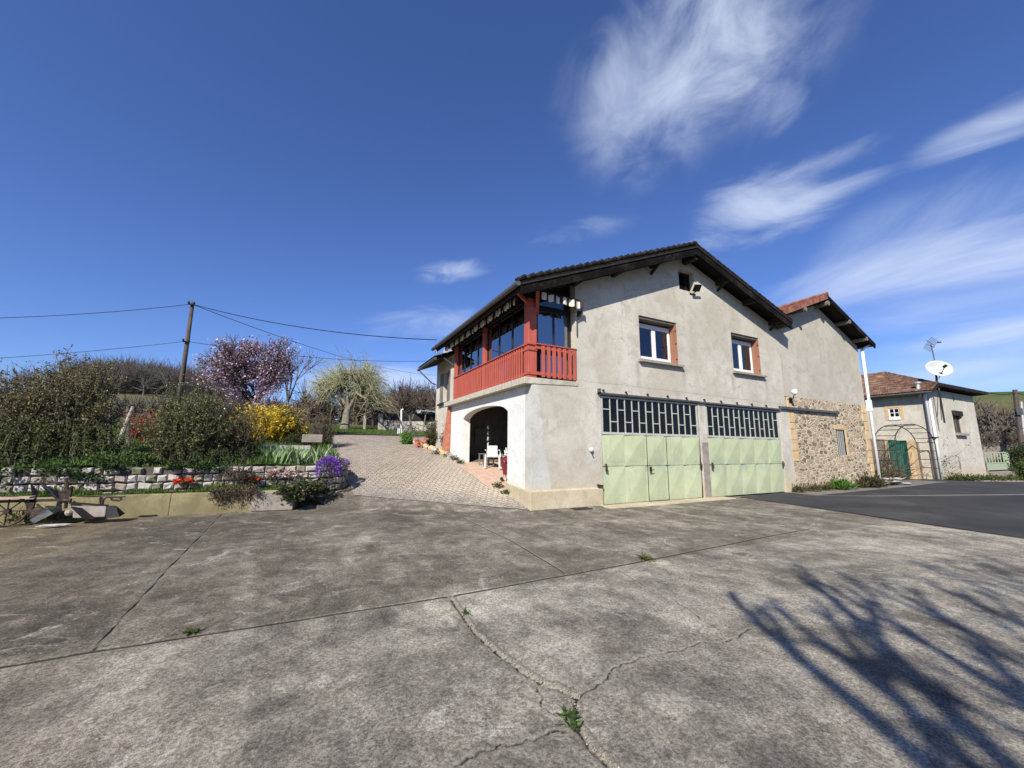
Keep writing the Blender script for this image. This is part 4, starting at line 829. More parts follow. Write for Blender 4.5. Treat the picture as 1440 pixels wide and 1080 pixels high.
def vine(name,label,cat,start,segs_n,spread,seed,mat,leafcols=None,nleaf=0,lsize=.1,r0=.025,grow=(0,0,1)):
    r=np.random.default_rng(seed); S=[]; pts=[]
    for i in range(segs_n):
        p=np.array(start)+r.uniform(-1,1,3)*np.array(spread)*(1,1,.1); d=nz(r.normal(size=3)*.6+np.array(grow)); L=r.uniform(.3,1.)*spread[2]
        k=6; rr=r0*r.uniform(.4,1)
        for j in range(k):
            d=nz(d+r.normal(size=3)*.35); q=p+d*L/k; S.append((*p,*q,rr*(1-j/k)+.004,rr*(1-(j+1)/k)+.004)); p=q; pts.append(q)
    t=thing(name,label,cat,tuple(start)); v,f=segmesh(S); npmesh('stems',v,f,mat,t)
    if nleaf:
        q=np.array(pts)[r.integers(0,len(pts),nleaf)]+r.normal(size=(nleaf,3))*lsize; v,f=leafmesh(q,lsize,.6); npmesh('leaves',v,f,M['leaf'],t,palette(leafcols,nleaf))
    return t
gq=[(.05,.07,.018),(.08,.10,.03),(.035,.05,.014),(.11,.12,.04)]
bq=[(.10,.07,.045),(.15,.11,.07),(.07,.05,.03)]
s0=onl(1240); vine('climbing_vine','bare climbing vine on the rubble wall left of the green gate','vine',(s0[0],s0[1]-.1,.1),130,(1.6,.15,3.2),3,M['twig'])
s0=onl(1303); vine('climbing_vine','tangled brown climber on the rubble wall between green gate and white pipes','vine',(s0[0],s0[1]-.15,.2),60,(.9,.2,2.9),4,M['twig_grey'],bq,900,.1)
def weeds(name,label,cat,pts,n,size,cols,seed,dirup=1.,par=None,group=None,aspect=.3):
    r=np.random.default_rng(seed); pts=np.array(pts); i=r.integers(0,len(pts),n); p=pts[i][:,:3].copy()
    rad=pts[i][:,3:4]; off=r.normal(size=(n,3))*rad*(.5,.5,.0); p+=off; p[:,2]+=np.abs(r.normal(size=n))*rad[:,0]*.45
    d=off*1.2/np.maximum(rad,.01); d[:,2]=dirup; v,f=leafmesh(p,size,aspect,d); o=npmesh(name,v,f,M['leaf'],par,palette(cols,n),loc=tuple(pts[0][:3]) if par is None else None)
    if label: tag(o,label,cat,group)
    return o
def gz(px,py,z=0): 
    q=P(px,py,2,z); return q
lp=thing('low_planter','low pile of flat stones holding dried plants beside the barn downpipe','planter',tuple(gz(1262,681)))
b=gz(1262,683); 
for k in range(26):
    mb=MB(); t=random.uniform(-1,1); mb.blob(b+np.array((t*1.3,.35+random.uniform(-.3,.3)-.2*t,random.choice((.08,.2,.32)))),(.28,.2,.06),7,.2); mb.build('flat_stone',M['sett'],lp)
weeds('dried_plants',None,None,[(b[0]-.5,b[1]+.5,.35,.45),(b[0]+.3,b[1]+.4,.35,.4),(b[0]+1,b[1]+.3,.2,.35)],900,.16,bq+[(.10,.12,.04)],5,par=lp)
pts=[(*gz(x,y,.0),.28) for x,y in ((1128,689),(1140,688),(1160,687),(1172,687))]
weeds('wall_weeds','mixed weeds along the foot of the rubble barn wall','weeds',[(17.5+t*1.0,9.2,.02,.2) for t in range(7)],1500,.14,gq+bq,6)
weeds('green_tuft','bright green tuft in the middle of the barn wall foot','weed',[(20.4,9.15,.04,.32),(20.8,9.15,.04,.3)],1000,.16,[(.06,.13,.02),(.09,.17,.03)],7)
weeds('green_tuft','dark leafy tuft nearest the barn downpipe','weed',[(23.0,9.15,.04,.4),(23.6,9.1,.04,.3)],900,.2,[(.035,.06,.02),(.09,.06,.035)],8)
weeds('verge_weeds','green ground cover along the foot of the small house front','weeds',[(37.3+t*.8,10.3-.12*t,-.25-.02*t,.35) for t in range(9)],3500,.18,gq,9)
mb=MB()
for k in range(30): t=k/29; mb.blob((38.5+6*t+random.uniform(-.3,.3),9.5-.8*t+random.uniform(-.2,.2),-.24-.02*t*5),(.22,.16,.08),6,.3)
tag(mb.build('edging_stones',M['sett_b'],loc=(41,9,-.1)),'row of pale stones edging the weeds in front of the small house','edging')
# little pale green gate and steps
YS=11.4
def Sx(px,py): return P(px,py,1,YS)
fg=thing('railed_gate','pale green metal gate with upright bars at the top of concrete steps','gate',tuple(Sx(1400,663)))
a=Sx(1385,636); b=Sx(1413,635); lo=Sx(1389,663)[2]; md=Sx(1400,651)[2]; mb=MB()
mb.beam(a,(b[0],YS,a[2]),.05,.06); mb.beam((a[0],YS,md),(b[0],YS,md),.05,.08)
for k in range(8): x=a[0]+(b[0]-a[0])*k/7; mb.box(x-.03,x+.03,YS-.02,YS+.02,md,a[2])
mb.box(a[0]-.03,b[0]-.1,YS-.01,YS+.01,lo+.08,md-.05); mb.build('gate_frame',M['pale_green'],fg)
mb=MB(); mb.box(b[0]-.1,b[0]+.3,YS-.15,YS+.15,lo-.6,a[2]+.05); mb.build('gate_post',M['pale_green'],fg,bevel=.01)
st=thing('concrete_steps','three worn concrete steps below the pale green railed gate','steps',tuple(Sx(1402,676)))
zb=lo; 
for k in range(3): mb=MB(); mb.box(a[0]-.5+.0,b[0]+.4+.1*k,YS-.45-.38*k,YS+.2,zb-.55-.3*k+.2,zb-.03-.24*k); mb.build('step',M['stepcon'],st,bevel=.02)

# ---------------------------------------------------------------- plants helpers
def bush(name,label,cat,loc,rad,h,nst,nleaf,lsize,cols,stem=None,seed=1,group=None,r0=.014,asp=.5,low=.15,up=.5,leafname='leaves',lm='leaf',fan=.35):
    r=np.random.default_rng(seed); S=[]; pts=[]; loc=np.array(loc,float); t=thing(name,label,cat,tuple(loc),group)
    for i in range(nst):
        a=r.uniform(0,2*math.pi); q=math.sqrt(r.uniform(0,1)); z=r.uniform(low,1); rr=math.sqrt(max(.05,1-(max(0,z-.45)/.62)**2))*(.8+.2*min(1,z/.4))
        end=loc+np.array([rad[0]*q*rr*math.cos(a),rad[1]*q*rr*math.sin(a),h*z*r.uniform(.9,1.06)]); b=loc+np.array([rad[0]*fan*q*math.cos(a),rad[1]*fan*q*math.sin(a),-.05])
        k=5; p=b
        for j in range(1,k+1):
            u=j/k; qn=b+(end-b)*u; qn[:2]-=(end-b)[:2]*.25*math.sin(u*math.pi)*.6; qn+=r.normal(size=3)*.05*h*.4*(u<1)
            S.append((*p,*qn,r0*(1-.75*(j-1)/k),r0*(1-.75*j/k)))
            if j>=2: 
                for m in range(2):
                    d=nz(r.normal(size=3)+(0,0,.5))*h*.10*r.uniform(.5,1.5); q0=p+(qn-p)*r.uniform(); S.append((*q0,*(q0+d),r0*.35,r0*.15)); pts.append((q0,q0+d))
            if u>.3: pts.append((p,qn))
            p=qn
    v,f=segmesh(S); npmesh('stems',v,f,stem or M['twig'],t)
    A=np.array([p[0] for p in pts]); B=np.array([p[1] for p in pts]); i=r.integers(0,len(pts),nleaf); u=r.uniform(0,1,(nleaf,1)); q=A[i]+(B[i]-A[i])*u+r.normal(size=(nleaf,3))*lsize*.45
    d=(q-loc)/h*.6; d[:,2]=up; d+=r.normal(size=(nleaf,3))*.7
    v,f=leafmesh(q,lsize,asp,d); npmesh(leafname,v,f,M[lm],t,palette(cols,nleaf,4,.25)); return t
def tree(name,label,cat,loc,h,seed,levels=5,r0=.15,spread=.55,trunk=.3,nb=3,up=.25,mat=None,group=None,minr=.004,lean=(0,0),first=None,shrink=.74,wig_=.12):
    r=np.random.default_rng(seed); S=[]; tips=[]; loc=np.array(loc,float); t=thing(name,label,cat,tuple(loc),group); trk=[]
    def rec(p,d,L,rad,lv):
        k=4
        for j in range(k):
            d=nz(d+r.normal(size=3)*wig_+np.array((0,0,up*.12))); q=p+d*L/k; r1=rad*(1-.35*(j+1)/k); (trk if lv==levels else S).append((*p,*q,max(rad*(1-.35*j/k),minr),max(r1,minr))); p=q
            if lv<levels and j in(1,2) and lv>0 and r.uniform()<.7:
                dd=nz(d+r.normal(size=3)*spread*1.4); rec(p,dd,L*shrink*.7,max(rad*.4,minr),lv-1 if lv>1 else 0)
            if lv<=1: tips.append((p,d))
        if lv==0: return
        m=nb if lv<levels else nb+1
        for i in range(m):
            a=2*math.pi*(i+r.uniform(-.3,.3))/m; u=nz(np.cross(d,(0.3,.2,1))); w=np.cross(d,u); dd=nz(d+(u*math.cos(a)+w*math.sin(a))*spread*r.uniform(.6,1.3)+np.array((0,0,up)))
            rec(p,dd,L*shrink*r.uniform(.75,1.1),rad*.62,lv-1)
    rec(loc-(0,0,.1),nz((lean[0],lean[1],1)),h*trunk,r0,levels)
    v,f=segmesh(trk,8); npmesh('trunk',v,f,mat or M['bark'],t,smooth=True); v,f=segmesh(S,4 if len(S)<9000 else 3); npmesh('branches',v,f,mat or M['bark'],t); return t,tips
def blobloc(px,D,garden=False):
    q=W(px,640,D); return np.array((q[0],q[1],float(Hg(q[0],q[1])) if garden else h1(q[0],q[1])))
def zat(px,py,D): return W(px,py,D)[2]

# ---------------------------------------------------------------- left garden: walls, terrace
SW=[(-13.5,13.35),(-5.6,13.2),(-2.8,12.95),(-.9,12.95),(.35,13.05),(.95,13.45),(1.12,14.2),(1.08,15.4)]
def along(L,s):
    L=[np.array(p) for p in L]; 
    for a,b in zip(L[:-1],L[1:]):
        d=np.linalg.norm(b-a)
        if s<=d: return a+(b-a)*s/d,(b-a)/d
        s-=d
    return L[-1],nz(L[-1]-L[-2])
SL=sum(np.linalg.norm(np.array(b)-np.array(a)) for a,b in zip(SW[:-1],SW[1:]))
mb=MB(); z0=.28; r=random.Random(4)
for row in range(5):
    s=r.uniform(0,.2) if row%2 else 0; zz=z0+row*.185
    while s<SL-.1:
        w=r.uniform(.17,.31); (p,d)=along(SW,s+w/2); n=np.array((d[1],-d[0])); o=n*r.uniform(-.015,.02)+n*(.10-row*.02); c=p+o; hh=.086+r.uniform(-.008,.003); g=.5*w-.012; mb.cur=r.choice((0,0,0,1,1,2))
        if row==4 and r.random()<.2: s+=w; continue
        tilt=r.uniform(-.02,.02)
        fr=[(c+d*(-g)+n*.06,zz-hh+.008-tilt),(c+d*g+n*.06,zz-hh+.008+tilt),(c+d*g+n*.06,zz+hh-.008+tilt),(c+d*(-g)+n*.06,zz+hh-.008-tilt)]
        ins=[(q[0]+d*(.028 if i in(0,3) else -.028)+n*r.uniform(.01,.05),q[1]+(r.uniform(.015,.04) if i<2 else -r.uniform(.015,.04))) for i,q in enumerate(fr)]
        bk=[(q[0]-n*.28,q[1]) for q in fr]
        V=[(*q[0],q[1]) for q in fr+ins+bk]; mb.add(V,[(0,1,5,4),(1,2,6,5),(2,3,7,6),(3,0,4,7),(4,5,6,7),(1,0,8,9),(2,1,9,10),(3,2,10,11),(0,3,11,8)]); s+=w
sw=thing('terrace_wall','low terrace wall of pale rough stone blocks around the raised garden','wall',(-3,13,.2))
mb.build('stone_blocks',[M['sett'],M['sett_b'],M['sett_c']],sw)
mb=MB(); k=60; P1=[along(SW,SL*i/k) for i in range(k+1)]
for (a,da),(b,db) in zip(P1[:-1],P1[1:]):
    na=np.array((da[1],-da[0])); nb_=np.array((db[1],-db[0])); mb.hexa([(*q,z) for z in (-.1,1.10) for q in (a+na*.03,b+nb_*.03,b-nb_*.3,a-na*.3)])
mb.build('bedding',M['sett_dark'],sw)
# terrace soil and lawn above
xs=np.linspace(-14,.92,70); ys=np.linspace(13.1,26,70); X,Y=np.meshgrid(xs,ys); ylow=np.interp(X,[p[0] for p in SW[:6]],[p[1] for p in SW[:6]])+.08; Y=ylow+(26-ylow)*(Y-13.1)/12.9
Z=Hg(X,Y)-.03*(X>.3)+rng.normal(size=X.shape)*.012; v=np.stack([X,Y,Z],-1).reshape(-1,3); i=np.arange(69)[None,:]+np.arange(69)[:,None]*70; f=np.stack([i,i+1,i+71,i+70],-1).reshape(-1,4)
struct(npmesh('garden_terrace',v,f,M['grass'],smooth=True))
# lawn beyond the driveway crest
v,f=gridmesh(np.linspace(-20,9,40),np.linspace(24.0,62,40),lambda X,Y:H(X,Y)+.05); struct(npmesh('lawn',v,f,M['grass'],smooth=True))
# front planter: lichened concrete kerb with soil bed behind
PW=[(-13.5,12.75),(-5.7,12.5),(-2.8,12.45),(-.35,12.25),(-.1,12.6)]
pk=thing('planter_kerb','low yellowed concrete retaining kerb in front of the terrace wall','kerb wall',(-3,12.5,0))
mb=MB()
for a,b in zip(PW[:3],PW[1:4]): mb.hexa([(a[0],a[1],-.2),(b[0],b[1],-.2),(b[0],b[1]+.16,-.2),(a[0],a[1]+.16,-.2),(a[0],a[1]+.02,.50),(b[0],b[1]+.02,.50),(b[0],b[1]+.16,.50),(a[0],a[1]+.16,.50)])
mb.build('kerb',M['yellow_con'],pk,bevel=.02)
mb=MB(); mb.hexa([(-1.15,12.29,.0),(-.2,12.20,.0),(-.1,12.9,.0),(-.9,12.9,.0),(-1.15,12.30,.49),(-.2,12.22,.47),(-.1,12.9,.47),(-.9,12.9,.49)]) ; mb.build('kerb_end',M['stepcon'],pk,bevel=.02)
xs=np.linspace(-13.4,.5,80); ys=np.linspace(0,1,6); X,T=np.meshgrid(xs,ys); Y=(np.interp(X,[p[0] for p in PW[:4]],[p[1] for p in PW[:4]])+.1)*(1-T)+(np.interp(X,[p[0] for p in SW],[p[1] for p in SW])+.05)*T; Z=.46-.04*np.sin(T*3.1)+rng.normal(size=X.shape)*.012-np.clip(X+.2,0,1)*.5
v=np.stack([X,Y,Z],-1).reshape(-1,3); i=np.arange(79)[None,:]+np.arange(5)[:,None]*80; f=np.stack([i,i+1,i+81,i+80],-1).reshape(-1,4); struct(npmesh('planter_soil',v,f,M['earth']))
def grass(name,P_,n,hgt,cols,seed,mat='blade'):
    r=np.random.default_rng(seed); p=P_(r,n); n=len(p); cl_=.45+.55*(np.sin(p[:,0]*3.1+seed)*np.sin(p[:,0]*1.3+p[:,1]*2.3)+1)*r.uniform(.4,1.2,n); a=r.uniform(0,6.28,n); w=hgt*.09*r.uniform(.6,1.6,n); hh=hgt*r.uniform(.3,1.2,n)*cl_; ln=r.normal(size=(n,2))*hgt*.35
    s=np.stack([np.cos(a)*w,np.sin(a)*w,np.zeros(n)],-1); tip=p+np.stack([ln[:,0],ln[:,1],hh],-1); v=np.stack([p-s,p+s,tip],1).reshape(-1,3); f=(np.arange(n)*3)[:,None]+np.array([[0,1,2]])
    o=npmesh(name,v,f,M[mat],None,palette(cols,n,3,.25)); o['kind']='stuff'; return o
GC=[(.06,.12,.018),(.09,.17,.03),(.045,.085,.015),(.13,.18,.05)]
def p1(r,n):
    x=r.uniform(-8,-.2,n); t=r.beta(.9,.9,n); y=(np.interp(x,[p[0] for p in PW[:4]],[p[1] for p in PW[:4]])+.14)*(1-t)+(np.interp(x,[p[0] for p in SW],[p[1] for p in SW])-.12)*t; return np.stack([x,y,np.full(n,.42)],-1)
grass('planter_grass',p1,15000,.19,GC,1)
def p2(r,n):
    x=r.uniform(-12,.9,n); y=np.interp(x,[p[0] for p in SW[:6]],[p[1] for p in SW[:6]])+.1+r.beta(1,2,n)*11; return np.stack([x,y,Hg(x,y)-.02],-1)
grass('terrace_grass',p2,36000,.17,GC+[(.05,.06,.02)],2)
def p3(r,n):
    x=r.uniform(-2,9,n); y=24.3+r.beta(1,2.2,n)*26; return np.stack([x,y,H(x,y)+.04],-1)
grass('lawn_grass',p3,26000,.13,GC,3)
# weeds spilling over the block wall
r_=np.random.default_rng(5)
weeds('ivy_patch','dark green ivy hanging over the left part of the terrace wall','ivy',[(-5.0,12.95,.95,.35),(-4.5,12.95,.8,.3),(-5.9,13.0,1.0,.4),(-6.6,13.0,.95,.3),(-4.1,12.95,1.05,.15)],1500,.075,[(.02,.04,.012),(.04,.07,.02),(.06,.09,.03)],21,.2,aspect=.7)
weeds('ivy_patch','ivy tuft hanging over the middle of the terrace wall below the round bush','ivy',[(-2.5,12.75,1.08,.22),(-2.1,12.75,1.0,.25),(-2.9,12.75,1.05,.12)],700,.07,[(.02,.04,.012),(.04,.075,.02)],22,.2,aspect=.7)
vine('dead_climber','dry brown creeper drooping over the terrace wall and concrete kerb','dead plant',(-1.5,12.66,.98),80,(.3,.1,.6),31,M['twig'],bq,600,.045,.008,(0,-.5,-.6))
vine('dead_climber','mat of dry roots hanging down over the concrete kerb','dead plant',(-1.5,12.30,.55),170,(.5,.06,.42),33,M['twig'],bq,1500,.04,.007,(0,-.35,-1))
weeds('ivy_patch','green leafy tuft spilling over the right end of the concrete kerb','ivy',[(-.35,12.15,.42,.2),(-.2,12.1,.25,.18),(-.05,12.3,.5,.25),(.25,12.6,.45,.3),(.45,12.8,.3,.3)],2600,.075,[(.03,.055,.018),(.06,.10,.03),(.10,.07,.04)],23,.3,aspect=.6)
def flowers(name,label,c,rad,n,size,cols,seed,leafc=gq,nl=250,zf=.5):
    r=np.random.default_rng(seed); t=thing(name,label,'flowers',tuple(c)); d=r.normal(size=(n,3)); d[:,2]=np.abs(d[:,2])*zf*2-.3; d/=np.linalg.norm(d,axis=1)[:,None]; q=np.array(c)+d*np.array(rad)*r.uniform(.8,1.05,(n,1)); v,f=leafmesh(q,size,.8,d*1.5)
    npmesh('blossom',v,f,M['petal'],t,palette(cols,n,4,.3)); q=np.array(c)+d[:nl%n+1].repeat(max(1,nl//(nl%n+1)),0)*np.array(rad)*.8 if False else np.array(c)+r.normal(size=(nl,3))*np.array(rad)*.5
    v,f=leafmesh(q,size*1.5,.4); npmesh('leaves',v,f,M['leaf'],t,palette(leafc,nl)); return t
flowers('aubrieta','vivid purple flower cushion spilling over the curved end of the terrace wall',(.62,12.95,.93),(.34,.26,.40),3800,.035,[(.20,.07,.42),(.28,.12,.55),(.14,.04,.32),(.36,.2,.6)],41,nl=500,zf=1.2)
flowers('aubrieta','smaller mauve flower patch behind the purple cushion',(1.0,13.5,1.12),(.22,.3,.16),900,.035,[(.22,.12,.36),(.3,.18,.45)],42)
flowers('aubrieta','dark trailing purple strand at the foot of the flower cushion',(.66,12.78,.42),(.10,.08,.2),260,.03,[(.10,.03,.28)],43,nl=120)
for i,(px,py,lab) in enumerate(((259,677,'clump of open red tulips in the planter below the round bush'),(358,675,'single red tulip near the right end of the planter'))):
    q=P(px,py,1,12.62); flowers('tulips',lab,q,(.16 if i==0 else .06,.1,.05),60 if i==0 else 16,.085,[(.62,.03,.015),(.75,.08,.03)],50+i,nl=40)
for i,(px,py,lab) in enumerate(((384,668,'pale pink flower clump against the terrace wall'),(408,668,'pale pink flower clump closer to the purple cushion'))):
    q=P(px,py,1,12.7); flowers('pink_flowers',lab,q,(.16,.08,.14),220,.05,[(.62,.40,.40),(.75,.6,.58)],60+i,nl=90)
# irises
ir=thing('iris_clump','clump of grey green iris blades on top of the terrace corner','irises',(.35,13.5,1.15)); S=[];V=[];Fc=[];cl=[]
r=np.random.default_rng(8)
for i in range(210):
    b=np.array((r.uniform(-1.1,.85),13.25+r.uniform(0,1.0),1.08)); a=r.uniform(0,6.28); L=r.uniform(.35,.68); w=r.uniform(.02,.034); ln=np.array((math.cos(a),math.sin(a),0))*r.uniform(.02,.25); sd=np.array((-math.sin(a+1),math.cos(a+1),0))*w
    o=len(V); V+=[b-sd,b+sd,b+ln*.5+(0,0,L*.6)-sd,b+ln*.5+(0,0,L*.6)+sd,b+ln*1.3+(0,0,L),b+ln*1.3+(0,0,L)]; Fc+=[(o,o+1,o+3,o+2),(o+2,o+3,o+5,o+4)]; c=np.array([(.19,.27,.12),(.27,.34,.19),(.14,.21,.08)][i%3])*r.uniform(.8,1.2); cl+=[c]*6
npmesh('blades',V,Fc,M['leaf'],ir,np.array(cl))
# kerb stones along the driveway's left edge
ed=thing('driveway_edging','irregular pale edging stones along the left side of the driveway','edging',(1,17,1.3))
for k in range(11):
    y=15.6+k*.75; mb=MB(); mb.blob((float(np.interp(y,[p[1] for p in dl],[p[0] for p in dl]))-.15,y,h1(1,y)+.08),(.16,.3,.14),7,.2); mb.build('edging_stone',M['sett_dark'] if k%3 else M['sett'],ed)
q=P(440,613,1,17.0); mb=MB(); mb.box(q[0]-.36,q[0]+.34,16.9,17.05,q[2]-.25,q[2]+.05); tag(mb.build('stone_block',M['stepcon'],bevel=.02,loc=(q[0],17,q[2])),'long pale stone block lying behind the irises','stone block')
q=P(395,628,1,15.5); mb=MB(); mb.box(q[0]-.55,q[0]+.9,15.45,15.6,q[2]-.1,q[2]+.04); tag(mb.build('stone_border',M['sett'],bevel=.02,loc=(q[0],15.5,q[2])),'thin pale stone border in the terrace grass left of the irises','stone border')

# bushes on the terrace
OL=[(.12,.115,.042),(.17,.16,.065),(.08,.08,.03),(.26,.235,.12),(.17,.12,.07)]
def bh(px,D,top): return zat(px,top,D)-blobloc(px,D,True)[2]
bush('evergreen_bush','tallest olive green bush at the far left of the terrace','bush',blobloc(90,15.9,True),(1.25,1.0),bh(90,15.9,497),260,27000,.062,OL,seed=1,r0=.016,low=.25)
bush('evergreen_bush','olive green bush cut off by the left edge of the picture','bush',blobloc(15,16.2,True),(1.35,1.0),bh(15,16.2,516),220,22000,.062,OL,seed=2,r0=.016,low=.25)
bush('evergreen_bush','lower dense skirt of shrub under the tall left bush','bush',blobloc(70,15.2,True),(1.7,.45),1.1,150,9000,.065,[(.05,.075,.02),(.08,.10,.03)],seed=3,low=.1,fan=.9)
bush('round_bush','rounded dense green bush in the middle of the terrace','bush',blobloc(258,14.7,True),(1.2,.85),bh(258,14.7,543),280,25000,.06,[(.09,.105,.032),(.13,.14,.048),(.06,.07,.024),(.21,.195,.09)],seed=4,low=.2,fan=.4)
bush('twiggy_bush','brown twiggy bush with sparse leaves right of the rounded green bush','bush',blobloc(335,14.9,True),(.85,.8),bh(335,14.9,572),190,4200,.06,[(.13,.12,.05),(.09,.085,.03)],seed=5,low=.2)
bush('low_bush','low dark shrub at the foot of the twiggy bush','bush',blobloc(305,13.7,True),(1.0,.35),.5,80,3000,.07,[(.035,.05,.016)],seed=6,fan=.9)
bush('low_bush','low green plants between the tall left bush and the rounded bush','bush',blobloc(175,14.3,True),(.8,.5),.3,120,3500,.07,[(.06,.10,.025),(.09,.14,.035)],seed=7,fan=.9)
bush('forsythia','bright yellow flowering forsythia beyond the bushes','bush',blobloc(372,19.5,True),(1.55,1.0),bh(375,19.5,568),170,9500,.085,[(.74,.52,.03),(.80,.60,.05),(.55,.37,.02),(.34,.29,.05)],seed=8,low=.35,lm='petal',leafname='blossom',asp=.6)
bush('forsythia','half faded forsythia with brown twigs on the right of the yellow one','bush',blobloc(408,19.8,True),(.85,.7),bh(405,19.8,570),130,2600,.075,[(.42,.30,.03),(.20,.17,.05),(.12,.11,.04)],seed=9,low=.3)
bush('dark_shrub','small dark shrub at the foot of the forsythia','bush',blobloc(420,18.5,True),(.7,.4),.45,70,2600,.07,[(.03,.045,.016),(.05,.06,.02)],seed=10,fan=.8)
bush('red_flowering_shrub','shrub with red blossom behind the leaning concrete post','bush',blobloc(197,20,True),(.75,.6),bh(195,20,572),70,1100,.10,[(.50,.02,.035),(.38,.015,.03),(.10,.09,.03)],seed=11,low=.4,lm='petal',leafname='blossom')
bush('twiggy_bush','grey brown bare shrub under the willow beside the driveway','bush',blobloc(450,19.0,True),(.75,.7),bh(450,19,578),150,1500,.06,[(.14,.13,.06),(.10,.09,.045)],seed=12)
# posts of the old fence
for i,(px,t,b_,D,lab,le) in enumerate(((153.5,566,606,18,'upright grey timber fence post beside the tall left bush',0),(170,571,609,17.5,'leaning pale concrete fence post left of the red blossom',.28),(179,571,604,18.5,'thin upright post just behind the leaning concrete post',0))):
    q=blobloc(px,D,True); top=W(px,t,D); mb=MB(); x2=top[0]+(le*1.0); w=.05 if i!=1 else .06
    mb.tube([(q[0]-(.1 if le else 0),q[1],q[2]-.1),((q[0]+x2)/2-(.08 if le else 0),q[1],(q[2]+top[2])/2),(x2,q[1],top[2])],[w*1.15,w,w*.8],8); tag(mb.build('fence_post',[M['wood_grey'],M['concrete_post'],M['wood_grey']][i],loc=tuple(q)),lab,'fence post')
# utility pole and cables
up=thing('utility_pole','bare dark wooden utility pole standing behind the terrace bushes','utility pole',(-5.70,24.3,2.3))
mb=MB(); top=np.array((-5.71,24.34,8.82)); mb.tube([(-5.68,24.33,2.2),tuple(top)],[.115,.08],10); mb.build('pole',M['bark'],up,smooth=True)
mb=MB()
for z in (8.65,6.72): mb.box(-5.85,-5.57,24.18,24.24,z-.03,z+.03); mb.blob((-5.82,24.15,z+.06),(.05,.05,.07),8,0); mb.blob((-5.6,24.15,z+.06),(.05,.05,.07),8,0)
mb.build('insulator',M['black'],up)
def cable(name,label,a,b,sag,r=.018,n=24):
    a=np.array(a,float); b=np.array(b,float); mb=MB(); mb.tube([a+(b-a)*t-np.array((0,0,sag*4*t*(1-t))) for t in np.linspace(0,1,n)],r,5); return tag(mb.build(name,M['wire'],loc=tuple(a)),label,'cable','overhead cables')
t1_=(-5.71,24.2,8.66); t2_=(-5.71,24.2,6.74)
cable('overhead_cable','highest cable running off to the left from the pole top',t1_,W(-260,448,30),.3,.016)
cable('overhead_cable','upper cable from the pole top to the house eave',t1_,P(614,478,0,4.75),.35,.02)
cable('overhead_cable','lower cable running off to the left from half way up the pole',t2_,W(-260,515,32),.2,.012)
cable('overhead_cable','lower cable from half way up the pole to beyond the house',t2_,W(640,506,27),.45,.012)
cable('overhead_cable','slack thin cable dropping from the pole top behind the willow',t1_,W(640,527,60),1.2,.016)
# trees
def leafy(t,tips,n,size,cols,mat='leaf',jit=.2,asp=.6,droop=0,nm='blossom'):
    Pp=np.array([q[0] for q in tips]); i=rng.integers(0,len(Pp),n); v,f=leafmesh(Pp[i]+rng.normal(size=(n,3))*jit,size,asp,None,droop); npmesh(nm,v,f,M[mat],t,palette(cols,n,4,.25))
t,tips=tree('plum_tree','pink flowering plum tree with dark branches behind the forsythia','tree',blobloc(352,23,True),8.0,5,5,.16,.62,.16,4,.16,M['bark'],shrink=.80)
leafy(t,tips,13000,.10,[(.40,.26,.34),(.50,.35,.43),(.27,.17,.24),(.62,.50,.57)],'petal',.12)
t,tips=tree('plum_tree','small mostly bare tree with dark buds between the plum and the willow','tree',blobloc(400,26,True),5.6,9,4,.08,.5,.3,3,.25,M['twig_grey'],shrink=.75)
leafy(t,tips,500,.10,[(.25,.12,.15),(.12,.08,.07)],'leaf',.1)
# willow: pollarded limbs with hanging yellow withies
wl_,wt=tree('willow_tree','weeping willow with pale trunk and hanging yellow green shoots','tree',(*W(482,640,33)[:2],2.9),9.8,12,4,.36,.85,.20,3,.30,M['bark_pale'],shrink=.74,minr=.03,wig_=.18)
r=np.random.default_rng(3); S=[]; pts=[]
c0=np.array((*W(482,640,33)[:2],6.2))
for i in range(1250):
    p=wt[r.integers(0,len(wt))][0]+r.normal(size=3)*.1; o=p-c0; o[2]=0; d=nz(nz(o+1e-3)*.6+np.array((0,0,r.uniform(.2,1.6)))+r.normal(size=3)*.6); L=r.uniform(.8,2.7); k=8
    for j in range(k):
        q=p+d*L/k; S.append((*p,*q,.014*(1-j/k)+.006,.014*(1-(j+1)/k)+.006)); p=q; d=nz(d+np.array((0,0,-.19))+r.normal(size=3)*.13); pts.append((p,d))
    
v,f=segmesh(S); npmesh('withies',v,f,M['withy'],wl_)
leafy(wl_,pts,4500,.10,[(.40,.41,.19),(.33,.35,.16),(.52,.52,.33)],'leaf',.06,.3,1.2,'leaves')
# concrete panel wall, gate, white pole and clutter at the end of the driveway
DW=34.
def WP(px,py): return W(px,py,DW)
bw=thing('block_wall','weathered blockwork wall with dark capping beyond the lawn','wall',tuple(WP(590,603)))
def slabw(pa,pb,top,bot,mat,nm,th=.2,dd=0):
    a=W(pa,600,DW+dd); b=W(pb,600,DW+dd); za=W(pa,bot,DW+dd)[2]-.4; zb=W((pa+pb)/2,top,DW+dd)[2]; mb=MB(); mb.hexa([(*q,z) for z in (za,zb) for q in (a[:2],b[:2],b[:2]+(0,th),a[:2]+(0,th))]); return mb.build(nm,mat,bw,bevel=.02)
slabw(537,568,584,603,M['concrete_post'],'panel'); slabw(568,640,583.5,603,M['render_barn'],'panel'); slabw(537,640,582.3,583.3,M['dark_timber'],'capping'); slabw(538.5,558,599,601,M['concrete_post'],'ledge',.3,-.25)
for k in range(3): slabw(544+k*9,545+k*9,586,601,M['dark_timber'],'joint',.05,-.02)
